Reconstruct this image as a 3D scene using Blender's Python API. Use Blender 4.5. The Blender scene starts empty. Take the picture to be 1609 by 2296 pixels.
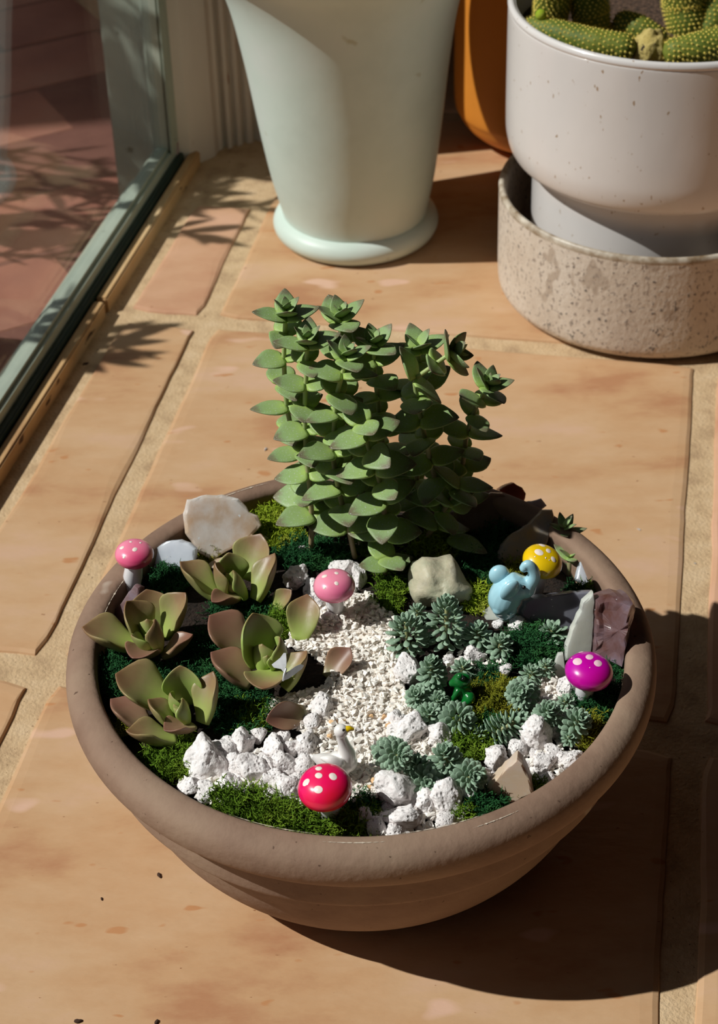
import bpy, bmesh, math, random
import numpy as np
from mathutils import Vector, Matrix, Quaternion, noise
random.seed(7)
rng = np.random.default_rng(11)
S = bpy.context.scene
COL = S.collection

# ------------------------------------------------------------------ camera
W, H, FPX = 1609, 2296, 4050.0
PITCH, ROLL = math.radians(37.5), math.radians(1.5)
CP = Vector((0.00088, -0.62263, 0.65934))
FW = Vector((0, math.cos(PITCH), -math.sin(PITCH)))
R0 = Vector((1, 0, 0)); U0 = Vector((0, math.sin(PITCH), math.cos(PITCH)))
RT = math.cos(ROLL)*R0 - math.sin(ROLL)*U0
UP = math.sin(ROLL)*R0 + math.cos(ROLL)*U0
cd = bpy.data.cameras.new('camera'); cam = bpy.data.objects.new('camera', cd); COL.objects.link(cam)
m = Matrix((RT, UP, -FW)).transposed().to_4x4(); m.translation = CP
cam.matrix_world = m
cd.sensor_fit = 'VERTICAL'; cd.sensor_height = 36.0; cd.lens = FPX/H*36.0
cd.clip_start = 0.01; cd.clip_end = 50
cd.dof.use_dof = True; cd.dof.focus_distance = 0.80; cd.dof.aperture_fstop = 20
S.camera = cam
# ------------------------------------------------------------------ light
world = bpy.data.worlds.new('world'); S.world = world; world.use_nodes = True
wn = world.node_tree.nodes['Background']; wn.inputs[0].default_value = (0.80, 0.88, 1.0, 1); wn.inputs[1].default_value = 0.32
SUN_AZ, SUN_EL = math.radians(8.0), math.radians(46.5)      # direction the light travels over the floor; height
sd = bpy.data.lights.new('sun', 'SUN'); sun = bpy.data.objects.new('sun', sd); COL.objects.link(sun)
sd.energy = 4.8; sd.angle = math.radians(0.55); sd.color = (1.0, 0.965, 0.92)
ldir = Vector((math.cos(SUN_AZ)*math.cos(SUN_EL), math.sin(SUN_AZ)*math.cos(SUN_EL), -math.sin(SUN_EL)))
sun.rotation_mode = 'QUATERNION'; sun.rotation_quaternion = Vector((0, 0, -1)).rotation_difference(ldir)
sun.location = (-1, 0, 1.5)
S.view_settings.view_transform = 'Standard'; S.view_settings.look = 'None'
S.view_settings.exposure = 0.0; S.view_settings.gamma = 1; S.view_settings.use_curve_mapping = False

# ------------------------------------------------------------------ geometry of the view (pixel -> world point)
def ray(px, py):
    return FW*FPX + RT*(px-W/2) + UP*(H/2-py)
def at(px, py, z):                       # where the pixel's ray meets height z
    d = ray(px, py); return CP + d*((z-CP.z)/d.z)
def aty(px, py, Y):                      # where it meets the upright plane y = Y
    d = ray(px, py); return CP + d*((Y-CP.y)/d.y)
def atp(px, py, P, N):
    d = ray(px, py); return CP + d*((P-CP).dot(N)/d.dot(N))
PM = 1/4900.0                            # metres per pixel around the bowl
SURF = 0.099

# ------------------------------------------------------------------ materials
def lin(c):
    return tuple(((v/255)/12.92 if v/255 <= 0.04045 else ((v/255+0.055)/1.055)**2.4) for v in c) + (1,)
def mat(name, cols, scale=8.0, rough=0.6, bump=0.0, bscale=None, detail=6, spec=0.5, sss=0.0, sssr=(1, .6, .4), sssc=0.002,
        trans=0.0, attr=None, stops=None, speck=None, metal=0.0, coat=0.0, coords='Object', stretch=None, ior=1.45, objvar=0.0, pits=0.0, roughvar=0.0):
    """cols: list of sRGB colours mixed by noise; attr/stops: a colour ramp along a mesh attribute, mixed over the noise"""
    M = bpy.data.materials.new(name); M.use_nodes = True; nt = M.node_tree; N = nt.nodes; L = nt.links
    b = N['Principled BSDF']
    tc = N.new('ShaderNodeTexCoord'); vec = tc.outputs[coords]
    if stretch:
        mp = N.new('ShaderNodeMapping'); mp.inputs['Scale'].default_value = stretch; L.new(vec, mp.inputs[0]); vec = mp.outputs[0]
    nz = N.new('ShaderNodeTexNoise'); nz.inputs['Scale'].default_value = scale; nz.inputs['Detail'].default_value = detail; nz.inputs['Roughness'].default_value = 0.6
    L.new(vec, nz.inputs['Vector'])
    cr = N.new('ShaderNodeValToRGB'); L.new(nz.outputs['Fac'], cr.inputs[0])
    n = len(cols); el = cr.color_ramp.elements
    while len(el) < max(n, 2): el.new(0.5)
    for i in range(len(el)):
        el[i].position = 0.33 + 0.34*i/max(1, len(el)-1); el[i].color = lin(cols[min(i, n-1)])
    out = cr.outputs[0]
    if attr:
        at_ = N.new('ShaderNodeAttribute'); at_.attribute_name = attr
        ad = N.new('ShaderNodeMath'); ad.operation = 'MULTIPLY_ADD'; L.new(nz.outputs['Fac'], ad.inputs[0]); ad.inputs[1].default_value = 0.5
        su = N.new('ShaderNodeMath'); su.operation = 'ADD'; L.new(at_.outputs['Fac'], su.inputs[0]); su.inputs[1].default_value = -0.25
        L.new(su.outputs[0], ad.inputs[2])
        c2 = N.new('ShaderNodeValToRGB'); L.new(ad.outputs[0], c2.inputs[0]); e2 = c2.color_ramp.elements
        while len(e2) < len(stops): e2.new(0.5)
        for i, (p, c) in enumerate(stops): e2[i].position = p; e2[i].color = lin(c)
        mx = N.new('ShaderNodeMixRGB'); mx.blend_type = 'MIX'; mx.inputs[0].default_value = 0.8
        L.new(out, mx.inputs[1]); L.new(c2.outputs[0], mx.inputs[2]); out = mx.outputs[0]
    if speck:                             # (scale, threshold, colour)
        for sc, th, colr in speck:
            n2 = N.new('ShaderNodeTexNoise'); n2.inputs['Scale'].default_value = sc; n2.inputs['Detail'].default_value = 2; L.new(vec, n2.inputs['Vector'])
            r2 = N.new('ShaderNodeValToRGB'); r2.color_ramp.elements[0].position = th; r2.color_ramp.elements[1].position = min(1, th+0.04)
            L.new(n2.outputs['Fac'], r2.inputs[0])
            mx = N.new('ShaderNodeMixRGB'); L.new(r2.outputs[0], mx.inputs[0]); L.new(out, mx.inputs[1]); mx.inputs[2].default_value = lin(colr); out = mx.outputs[0]
    if objvar:
        oi = N.new('ShaderNodeObjectInfo'); hs = N.new('ShaderNodeHueSaturation')
        mr = N.new('ShaderNodeMapRange'); mr.inputs[3].default_value = 1-objvar; mr.inputs[4].default_value = 1+objvar
        L.new(oi.outputs['Random'], mr.inputs[0]); L.new(mr.outputs[0], hs.inputs['Value']); L.new(out, hs.inputs['Color']); out = hs.outputs[0]
    L.new(out, b.inputs['Base Color'])
    b.inputs['Roughness'].default_value = rough
    if roughvar:
        mr = N.new('ShaderNodeMapRange'); mr.inputs[3].default_value = rough-roughvar; mr.inputs[4].default_value = rough+roughvar
        L.new(nz.outputs['Fac'], mr.inputs[0]); L.new(mr.outputs[0], b.inputs['Roughness'])
    b.inputs['Specular IOR Level'].default_value = spec; b.inputs['Metallic'].default_value = metal; b.inputs['IOR'].default_value = ior
    b.inputs['Transmission Weight'].default_value = trans; b.inputs['Coat Weight'].default_value = coat; b.inputs['Coat Roughness'].default_value = 0.08
    if sss:
        b.inputs['Subsurface Weight'].default_value = sss; b.inputs['Subsurface Radius'].default_value = sssr; b.inputs['Subsurface Scale'].default_value = sssc
    if bump or pits:
        bn = N.new('ShaderNodeTexNoise'); bn.inputs['Scale'].default_value = bscale or scale*4; bn.inputs['Detail'].default_value = 5; L.new(vec, bn.inputs['Vector'])
        bp = N.new('ShaderNodeBump'); bp.inputs['Strength'].default_value = 1.0; bp.inputs['Distance'].default_value = bump
        L.new(bn.outputs['Fac'], bp.inputs['Height']); L.new(bp.outputs[0], b.inputs['Normal'])
        if pits:
            v = N.new('ShaderNodeTexVoronoi'); v.inputs['Scale'].default_value = pits; L.new(vec, v.inputs['Vector'])
            rr = N.new('ShaderNodeValToRGB'); rr.color_ramp.elements[0].position = 0.05; rr.color_ramp.elements[1].position = 0.4
            L.new(v.outputs['Distance'], rr.inputs[0])
            b2 = N.new('ShaderNodeBump'); b2.inputs['Distance'].default_value = bump*1.1; L.new(rr.outputs[0], b2.inputs['Height']); L.new(bp.outputs[0], b2.inputs['Normal'])
            L.new(b2.outputs[0], b.inputs['Normal'])
    return M

TERRA = [(206, 160, 122), (214, 172, 132), (222, 176, 140)]
M = {}
M['tile'] = mat('saltillo_tile', [(180, 130, 94), (196, 154, 114), (202, 164, 126), (206, 168, 138)], scale=8, rough=0.55, bump=0.0006, bscale=40, stretch=(1, 2.2, 1), objvar=0.05,
                speck=[(160, 0.735, (140, 92, 60)), (40, 0.68, (190, 136, 92)), (14, 0.66, (216, 176, 150))], spec=0.35, coords='Object')
M['tilepink'] = mat('saltillo_tile_pink', [(184, 134, 104), (198, 154, 122), (206, 162, 134)], scale=7, rough=0.55, bump=0.0006, bscale=40, stretch=(1, 2.2, 1),
                speck=[(160, 0.735, (150, 100, 66))], spec=0.35)
M['mortar'] = mat('mortar', [(176, 146, 112), (198, 168, 130), (206, 178, 142)], scale=60, rough=0.95, bump=0.0008, bscale=500, speck=[(420, 0.70, (120, 92, 66))])
M['brick'] = mat('outdoor_brick', [(134, 84, 70), (148, 96, 78), (152, 106, 88)], scale=9, rough=0.8, bump=0.001, bscale=60, objvar=0.08)
M['brickmortar'] = mat('outdoor_mortar', [(104, 66, 56), (116, 76, 64)], scale=40, rough=0.9)
M['greenmetal'] = mat('grey_green_paint', [(150, 160, 146), (168, 176, 160)], scale=20, rough=0.45, bump=0.0003, speck=[(90, 0.72, (110, 116, 100))])
M['darkgreen'] = mat('dark_green_seal', [(24, 44, 40), (40, 60, 54)], scale=30, rough=0.4)
M['strip'] = mat('weathered_wood_strip', [(160, 118, 78), (198, 160, 112), (210, 184, 144)], scale=18, rough=0.8, bump=0.001, bscale=120, stretch=(1, .2, 1), speck=[(150, 0.66, (84, 56, 34))])
M['casing'] = mat('old_white_paint', [(198, 186, 172), (212, 202, 190)], scale=14, rough=0.6, bump=0.0006, stretch=(1, 1, .2), speck=[(120, 0.70, (160, 112, 74))])
M['darkwood'] = mat('dark_door_rail', [(44, 30, 28), (58, 40, 36)], scale=20, rough=0.6)
M['mint'] = mat('mint_glaze', [(194, 208, 198), (202, 216, 206), (208, 218, 210)], scale=12, rough=0.42, bump=0.0003, bscale=30, speck=[(46, 0.74, (180, 184, 160))], spec=0.4)
M['orange'] = mat('orange_glaze', [(206, 128, 40), (214, 134, 44)], scale=20, rough=0.6, bump=0.0002)
M['white'] = mat('speckled_white_glaze', [(210, 205, 202), (218, 213, 210)], scale=10, rough=0.28, bump=0.0002, stretch=(1, 1, .55), speck=[(330, 0.70, (164, 142, 120))], coat=0.4)
M['rust'] = mat('rim_rust', [(190, 150, 100), (222, 210, 190)], scale=80, rough=0.35)
M['saucer'] = mat('mottled_stone_glaze', [(186, 170, 154), (200, 186, 170), (206, 194, 180)], scale=22, rough=0.5, bump=0.0006, bscale=300,
                  speck=[(60, 0.62, (176, 160, 144)), (420, 0.60, (156, 142, 130)), (300, 0.66, (112, 104, 98))], stretch=(1, 1, .7))
M['saucerrim'] = mat('mottled_rim', [(120, 96, 66), (206, 196, 180)], scale=90, rough=0.4)
M['clay'] = mat('brown_clay', [(124, 98, 82), (140, 114, 96), (150, 126, 106)], scale=16, rough=0.8, bump=0.0004, bscale=220,
                speck=[(300, 0.72, (96, 74, 60)), (36, 0.735, (168, 150, 134))], roughvar=0.1, spec=0.3)
M['wear'] = mat('pale_scuff', [(196, 180, 160), (206, 192, 174)], scale=300, rough=0.9)
M['soil'] = mat('dark_soil', [(26, 18, 12), (48, 34, 24)], scale=200, rough=1.0, bump=0.002, bscale=600)
M['pumice'] = mat('white_pumice', [(222, 214, 212), (238, 232, 230), (242, 238, 237)], scale=2.5, rough=0.95, bump=0.0005, bscale=7, pits=3.2, objvar=0.03, spec=0.2, speck=[(5, 0.70, (196, 186, 182))])
M['pumice_grey'] = mat('grey_pumice', [(168, 158, 152), (206, 198, 192)], scale=2.5, rough=0.95, bump=0.0005, bscale=7, pits=3.2, spec=0.2)
M['chip'] = mat('white_chip', [(240, 230, 220), (246, 240, 232)], scale=1.5, rough=0.6, sss=0.3, sssc=0.0008, sssr=(1, .8, .7), objvar=0.06)
M['chip_amber'] = mat('amber_chip', [(226, 176, 126), (232, 196, 150)], scale=1.5, rough=0.5)
M['chip_grey'] = mat('grey_chip', [(190, 184, 180), (206, 200, 196)], scale=1.5, rough=0.6)
LST = [(0.0, (156, 178, 84)), (0.35, (148, 156, 86)), (0.55, (146, 136, 90)), (0.8, (142, 110, 80)), (1.0, (120, 72, 56))]
M['ghost'] = mat('ghost_leaf', [(150, 158, 92), (158, 150, 100)], scale=2.2, rough=0.42, attr='s', stops=LST, sss=0.25, sssr=(.6, .8, .25), sssc=0.0025, spec=0.5, bump=0.00008, bscale=9)
M['ghost_green'] = mat('ghost_leaf_green', [(150, 178, 92), (160, 180, 100)], scale=2.2, rough=0.42, attr='s', sss=0.25, sssr=(.6, .8, .25), sssc=0.0025,
                       stops=[(0, (160, 186, 84)), (.6, (156, 176, 92)), (.85, (152, 150, 96)), (1, (140, 100, 76))])
M['ghost_brown'] = mat('ghost_leaf_brown', [(146, 118, 92), (150, 110, 90)], scale=2.2, rough=0.4, attr='s', sss=0.2, sssr=(.8, .6, .3), sssc=0.0025,
                       stops=[(0, (138, 140, 92)), (.35, (146, 118, 92)), (1, (122, 80, 68))])
CST = [(0, (164, 190, 92)), (0.3, (144, 170, 100)), (0.72, (130, 154, 104)), (0.92, (108, 90, 78)), (1.0, (84, 54, 58))]
M['crassula'] = mat('button_leaf', [(130, 156, 92), (154, 174, 116)], scale=4, rough=0.5, attr='s', stops=CST, sss=0.2, sssr=(.4, .8, .2), sssc=0.0015, speck=[(22, 0.64, (168, 180, 160))], bump=0.0001, bscale=14, objvar=0.08)
M['stem'] = mat('pale_green_stem', [(170, 184, 116), (156, 172, 104)], scale=60, rough=0.5, attr='s', stops=[(0, (150, 118, 96)), (.35, (160, 138, 112)), (.6, (138, 152, 100)), (1, (176, 192, 118))])
M['sedum'] = mat('blue_green_leaf', [(128, 154, 132), (146, 170, 146)], scale=3, rough=0.55, attr='s', stops=[(0, (126, 148, 108)), (.5, (132, 158, 134)), (1, (150, 174, 150))], sss=0.15, sssr=(.4, .8, .4), sssc=0.001, objvar=0.10)
M['moss_lime'] = mat('lime_moss', [(112, 134, 26), (146, 166, 44), (168, 174, 66)], scale=60, rough=0.9, spec=0.2)
M['moss_green'] = mat('green_moss', [(66, 98, 20), (96, 126, 32), (122, 146, 44)], scale=70, rough=0.9, spec=0.2)
M['moss_dark'] = mat('dark_green_moss', [(22, 62, 34), (38, 86, 46), (58, 106, 56)], scale=70, rough=0.9, spec=0.2)
M['moss_olive'] = mat('olive_moss', [(84, 88, 18), (116, 118, 28), (146, 140, 42)], scale=70, rough=0.9, spec=0.2)
def crystal(name, cols, tr=0.25, rough=0.28, sss=0.6):
    return mat(name, cols, scale=60, rough=rough, bump=0.0003, bscale=160, sss=sss, sssr=(1, .9, .9), sssc=0.012, trans=tr, ior=1.5, speck=[(330, 0.72, (236, 236, 240))])
M['cr_milk'] = crystal('milky_quartz', [(206, 178, 152), (222, 208, 198), (232, 224, 220)], tr=.12)
M['cr_blue'] = crystal('bluish_quartz', [(208, 214, 228), (222, 228, 240)], tr=.08)
M['cr_purple'] = crystal('mauve_quartz', [(104, 62, 50), (124, 96, 98), (138, 124, 140)], sss=.3)
M['cr_slate'] = crystal('slate_quartz', [(122, 122, 134), (142, 142, 152)], tr=0.15)
M['cr_clear'] = crystal('clear_quartz', [(222, 224, 214), (232, 230, 212)], tr=0.15)
M['cr_green'] = mat('green_grey_stone', [(160, 164, 138), (190, 182, 156), (202, 196, 180)], scale=50, rough=0.5, bump=0.0012, bscale=140, sss=0.2, sssc=0.002)
M['cr_amber'] = crystal('amber_edged_quartz', [(150, 146, 148), (190, 160, 110)], tr=0.2)
M['cr_rust'] = crystal('rusty_quartz', [(120, 60, 34), (96, 50, 34)], tr=0.1)
M['cr_brown'] = crystal('grey_brown_quartz', [(128, 106, 96), (150, 130, 118)], tr=0.1)
M['cr_pearl'] = mat('pearly_shard', [(206, 188, 176), (204, 180, 154), (216, 206, 200)], scale=22, rough=0.45, sss=0.3, sssc=0.003, stretch=(1, 1, 3))
def gloss(name, c, c2=None): return mat(name, [c, c2 or c], scale=55, detail=1, rough=0.3, coat=0.8, spec=0.5)
M['pinkcap'] = gloss('pink_paint', (252, 150, 176), (232, 78, 128)); M['pinkcap2'] = gloss('candy_pink_paint', (248, 158, 178), (240, 118, 158))
M['redcap'] = gloss('red_pink_paint', (242, 4, 104), (238, 26, 62)); M['yellowcap'] = gloss('yellow_paint', (236, 192, 8), (240, 200, 20)); M['magentacap'] = gloss('magenta_paint', (196, 6, 170), (204, 8, 150))
M['creamdot'] = gloss('cream_paint', (248, 232, 222)); M['pinkdot'] = gloss('pale_pink_dot', (250, 206, 218))
M['whitestem'] = gloss('white_paint', (236, 234, 236)); M['duck'] = gloss('white_porcelain', (240, 236, 232)); M['beak'] = gloss('yellow_beak', (226, 190, 14)); M['black'] = gloss('black_dot', (16, 14, 14))
M['blue'] = gloss('pale_blue_porcelain', (168, 214, 228)); M['frog'] = gloss('green_glass', (16, 112, 44), (10, 90, 34))
M['silver'] = mat('worn_silver', [(190, 190, 190), (220, 220, 222)], scale=200, rough=0.4, metal=0.55); M['vein'] = mat('black_vein', [(24, 24, 26)], rough=0.5)
M['cactus'] = mat('cactus_skin', [(74, 94, 32), (124, 130, 50)], scale=30, rough=0.6, spec=0.3, objvar=0.1)
M['areole'] = mat('yellow_areole', [(220, 196, 84), (232, 210, 110)], scale=300, rough=0.9)
M['corky'] = mat('dry_cactus_end', [(170, 150, 84), (196, 176, 110)], scale=120, rough=0.95, bump=0.001, bscale=500, speck=[(220, 0.66, (60, 50, 36))])
M['grit'] = mat('brown_grit', [(34, 24, 18), (104, 78, 60)], scale=300, rough=0.95, bump=0.002, bscale=500)
M['bark'] = mat('olive_bark', [(96, 86, 70)], rough=0.9); M['oleaf'] = mat('olive_leaf', [(80, 96, 60), (96, 110, 74)], rough=0.6)
M['plaster'] = mat('shade_wall_plaster', [(196, 180, 160)], rough=0.9)
M['debris'] = mat('dry_debris', [(48, 28, 18), (70, 44, 28)], rough=0.9)
G = bpy.data.materials.new('window_glass'); G.use_nodes = True; nt = G.node_tree; nt.nodes.clear()
o_ = nt.nodes.new('ShaderNodeOutputMaterial'); mx = nt.nodes.new('ShaderNodeMixShader'); tr = nt.nodes.new('ShaderNodeBsdfTransparent'); gl = nt.nodes.new('ShaderNodeBsdfGlossy')
lw = nt.nodes.new('ShaderNodeLayerWeight'); lw.inputs[0].default_value = .5; fr = nt.nodes.new('ShaderNodeMath'); fr.operation = 'POWER'; nt.links.new(lw.outputs['Facing'], fr.inputs[0]); fr.inputs[1].default_value = 5; gl.inputs['Roughness'].default_value = 0.02; tr.inputs[0].default_value = (.90, .92, .92, 1); gl.inputs[0].default_value = (.75, .75, .75, 1)
nt.links.new(fr.outputs[0], mx.inputs[0]); nt.links.new(tr.outputs[0], mx.inputs[1]); nt.links.new(gl.outputs[0], mx.inputs[2]); nt.links.new(mx.outputs[0], o_.inputs[0]); M['glass'] = G

# ------------------------------------------------------------------ object helpers
def tag(o, label=None, cat=None, group=None, kind=None):
    if label: o['label'] = label
    if cat: o['category'] = cat
    if group: o['group'] = group
    if kind: o['kind'] = kind
    return o
def thing(name, label, cat, loc, group=None):
    o = bpy.data.objects.new(name, None); COL.objects.link(o); o.location = loc; o.empty_display_size = 0.005
    return tag(o, label, cat, group)
def link(name, me, parent=None, mw=None):
    """one mesh object; mw: world matrix"""
    o = bpy.data.objects.new(name, me); COL.objects.link(o)
    if mw is None: mw = Matrix.Identity(4)
    if parent is not None:
        o.parent = parent
        base = parent.matrix_basis if parent.parent is None else parent.parent.matrix_basis @ parent.matrix_local
        if parent.parent is None and parent.type == 'EMPTY': base = Matrix.Translation(parent.location)
        mw = base.inverted() @ mw
    o.matrix_local = mw if parent is None else mw
    if parent is None: o.matrix_basis = mw
    else: o.matrix_basis = mw
    return o
def mesh(name, verts, faces, mt, smooth=True, attr=None):
    me = bpy.data.meshes.new(name); me.from_pydata([tuple(v) for v in verts], [], [tuple(f) for f in faces])
    for x in (mt if isinstance(mt, (list, tuple)) else [mt]): me.materials.append(M[x] if isinstance(x, str) else x)
    if smooth: me.polygons.foreach_set('use_smooth', [True]*len(me.polygons))
    if attr is not None:
        a = me.attributes.new('s', 'FLOAT', 'POINT'); a.data.foreach_set('value', np.asarray(attr, dtype=np.float32))
    me.update(); return me
def from_bm(name, bm, mt, smooth=False):
    bmesh.ops.recalc_face_normals(bm, faces=bm.faces)
    me = bpy.data.meshes.new(name); bm.to_mesh(me); bm.free()
    for x in (mt if isinstance(mt, (list, tuple)) else [mt]): me.materials.append(M[x])
    if smooth: me.polygons.foreach_set('use_smooth', [True]*len(me.polygons))
    return me
def lathe(profile, n=96, shear=None, wob=0):
    v = []; f = []
    for j, (r, z) in enumerate(profile):
        for i in range(n):
            a = 2*math.pi*i/n; k = 1 + wob*noise.noise(Vector((math.cos(a)*1.3, math.sin(a)*1.3, z*12)))
            sx = shear(z) if shear else 0
            v.append((r*k*math.cos(a)+sx, r*k*math.sin(a), z))
    for j in range(len(profile)-1):
        for i in range(n): f.append((j*n+i, j*n+(i+1) % n, (j+1)*n+(i+1) % n, (j+1)*n+i))
    return v, f
def smooth_profile(pts, n=6):
    out = []
    P = [pts[0]] + list(pts) + [pts[-1]]
    for i in range(1, len(P)-2):
        for k in range(n):
            t = k/n; o = []
            for c in (0, 1):
                p0, p1, p2, p3 = P[i-1][c], P[i][c], P[i+1][c], P[i+2][c]
                o.append(0.5*((2*p1)+(-p0+p2)*t+(2*p0-5*p1+4*p2-p3)*t*t+(-p0+3*p1-3*p2+p3)*t**3))
            out.append(tuple(o))
    out.append(tuple(pts[-1])); return out
def prism(pts_bottom, pts_top):
    """closed prism from two matching rings"""
    n = len(pts_bottom); v = list(pts_bottom)+list(pts_top)
    f = [tuple(range(n))[::-1], tuple(range(n, 2*n))] + [(i, (i+1) % n, n+(i+1) % n, n+i) for i in range(n)]
    return v, f
def frame_m(P, X, Z, sx=1, sy=1, sz=1):
    X = X.normalized(); Z = (Z - X*Z.dot(X)); Z = Z.normalized() if Z.length > 1e-6 else X.orthogonal().normalized(); Y = Z.cross(X)
    m = Matrix((X*sx, Y*sy, Z*sz)).transposed().to_4x4(); m.translation = P; return m
def tube(pts, rads, n=8, cap=True, flat=1.0):
    """verts, faces of a tube through pts with radii and round ends"""
    pts = [Vector(p) for p in pts]; v = []; f = []; s = []
    P = []; Rr = []
    if cap:
        d = (pts[0]-pts[1]).normalized(); r = rads[0]
        for k in (1.0, .75, .4): P.append(pts[0]+d*r*k); Rr.append(r*math.sqrt(max(0.0004, 1-k*k)))
    P += pts; Rr += list(rads)
    if cap:
        d = (pts[-1]-pts[-2]).normalized(); r = rads[-1]
        for k in (.4, .75, 1.0): P.append(pts[-1]+d*r*k); Rr.append(r*math.sqrt(max(0.0004, 1-k*k)))
    ref = None
    for i, p in enumerate(P):
        t = (P[min(i+1, len(P)-1)]-P[max(i-1, 0)]).normalized()
        if ref is None: ref = t.orthogonal().normalized()
        ref = (ref - t*ref.dot(t)).normalized(); bi = t.cross(ref)
        for k in range(n):
            a = 2*math.pi*k/n; v.append(p+ref*math.cos(a)*Rr[i]+bi*math.sin(a)*Rr[i]*flat); s.append(i/(len(P)-1))
    for i in range(len(P)-1):
        for k in range(n): f.append((i*n+k, i*n+(k+1) % n, (i+1)*n+(k+1) % n, (i+1)*n+k))
    if cap: f.append(tuple(range(n))[::-1]); f.append(tuple(range((len(P)-1)*n, len(P)*n)))
    return v, f, s
def remesh(name, parts, mt, voxel, smooth=6):
    """join closed lofts into one continuous smooth surface"""
    V = []; F = []
    for v, f in parts:
        o = len(V); V += [tuple(x) for x in v]; F += [tuple(i+o for i in ff) for ff in f]
    me = bpy.data.meshes.new('tmp'); me.from_pydata(V, [], F)
    ob = bpy.data.objects.new('tmp', me); COL.objects.link(ob)
    bm = bmesh.new(); bm.from_mesh(me); bmesh.ops.recalc_face_normals(bm, faces=bm.faces); bm.to_mesh(me); bm.free()
    r = ob.modifiers.new('r', 'REMESH'); r.mode = 'VOXEL'; r.voxel_size = voxel
    s = ob.modifiers.new('s', 'SMOOTH'); s.iterations = smooth; s.factor = 0.5
    dg = bpy.context.evaluated_depsgraph_get(); ev = ob.evaluated_get(dg)
    out = bpy.data.meshes.new_from_object(ev); out.name = name
    bpy.data.objects.remove(ob); bpy.data.meshes.remove(me)
    out.materials.clear(); out.materials.append(M[mt]); out.polygons.foreach_set('use_smooth', [True]*len(out.polygons))
    return out
def sphere_part(c, r, sq=(1, 1, 1), n=16, X=None):
    v = []; f = []; m_ = n//2
    for j in range(m_+1):
        th = math.pi*j/m_
        for i in range(n):
            a = 2*math.pi*i/n; v.append(Vector((math.sin(th)*math.cos(a)*sq[0], math.sin(th)*math.sin(a)*sq[1], math.cos(th)*sq[2]))*r)
    for j in range(m_):
        for i in range(n): f.append((j*n+i, (j+1)*n+i, (j+1)*n+(i+1) % n, j*n+(i+1) % n))
    if X is not None: v = [X.to_3x3() @ p for p in v]
    return [Vector(c)+p for p in v], f

# ================================================================== SETTING
E1 = Vector((.982, -.19, 0)); E2 = Vector((.19, .982, 0))
def ab(a, b, z=0): p = E1*a+E2*b; return Vector((p.x, p.y, z))
# floor: mortar bed, the tiles are its parts
WX = Vector((-.217, .246, 0)); WD = (Vector((-.134, .60, 0))-WX).normalized()   # inner edge line of the window track
def wpt(t, off=0, z=0):                   # t along the window line from WX, off to the room side
    n = Vector((WD.y, -WD.x, 0)); p = WX+WD*t+n*off; p.z = z; return p
v, f = prism([wpt(-1.0, -.03, -.05), (2.0, -.75, -.05), (2.0, 1.75, -.05), (-.60, 1.75, -.05), (-.16, .95, -.05), wpt(.50, -.03, -.05)], [wpt(-1.0, -.03, -.0022), (2.0, -.75, -.0022), (2.0, 1.75, -.0022), (-.60, 1.75, -.0022), (-.16, .95, -.0022), wpt(.50, -.03, -.0022)])
floor = link('floor', mesh('floor', v, f, 'mortar', smooth=False)); tag(floor, kind='structure')
def tile(corners, mt='tile', top=0.0, seed=0):
    pts = []
    n = len(corners)
    for i in range(n):
        a, b = Vector(corners[i]), Vector(corners[(i+1) % n]); k = max(2, int((b-a).length/.012))
        for j in range(k):
            t = j/k; p = a.lerp(b, t); w = noise.noise(Vector((p.x*14+seed, p.y*14, seed)))*.0014+noise.noise(Vector((p.x*60+seed, p.y*60, seed)))*.0006
            nrm = Vector((b-a)).cross(Vector((0, 0, 1))).normalized(); e = min(t, 1-t); p = p - nrm*(w + (0.0035*max(0, 1-e*k/1.6)**2 if k > 3 else 0))
            pts.append(p)
    c = sum(pts, Vector())/len(pts)
    rings = []
    for ins, z in ((0.0, -.012), (0.0, -.0030), (.0010, -.0012), (.0035, -.0003), (.009, 0)):
        rings.append([Vector((p.x, p.y, 0))+(c-p).normalized()*ins + Vector((0, 0, z+top)) for p in pts])
    V = [p for r in rings for p in r]; m_ = len(pts); F = []
    for j in range(len(rings)-1):
        for i in range(m_): F.append((j*m_+i, j*m_+(i+1) % m_, (j+1)*m_+(i+1) % m_, (j+1)*m_+i))
    F.append(tuple(range((len(rings)-1)*m_, len(rings)*m_)))
    bm = bmesh.new()
    bv = [bm.verts.new(p) for p in V]
    for ff in F: bm.faces.new([bv[i] for i in ff])
    me = from_bm('tile', bm, mt, smooth=False)
    link('tile', me, floor)
rows = [(-.63, -.295), (-.28, .060), (.081, .425), (.441, .775), (.79, 1.13), (1.145, 1.485)]
cols = [(-.181, .149), (.164, .49), (.505, .83)]
sd_ = 1
for ri, (b0, b1) in enumerate(rows):
    for ci, (a0, a1) in enumerate(cols):
        tile([ab(a0, b0), ab(a1, b0), ab(a1, b1), ab(a0, b1)], 'tilepink' if (ci == 1 and ri in (2, 3)) else 'tile', seed=sd_*3.1); sd_ += 1
    if ri > 3: continue
    def clip(b): # a coordinate where the tile meets the mortar strip
        t0 = -1.2; 
        for k in range(400):
            p = wpt(t0+k*.006, .006)
            if p.dot(E2) >= b: return p.dot(E1)
        return -.2
    a1 = -.194
    bt = b1 if ri < 3 else .60
    tile([ab(max(clip(b0), -.56), b0), ab(a1, b0), ab(a1, bt), ab(min(a1-.01, clip(bt)), bt)], 'tilepink' if ri == 3 else 'tile', seed=sd_*3.1); sd_ += 1
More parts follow.
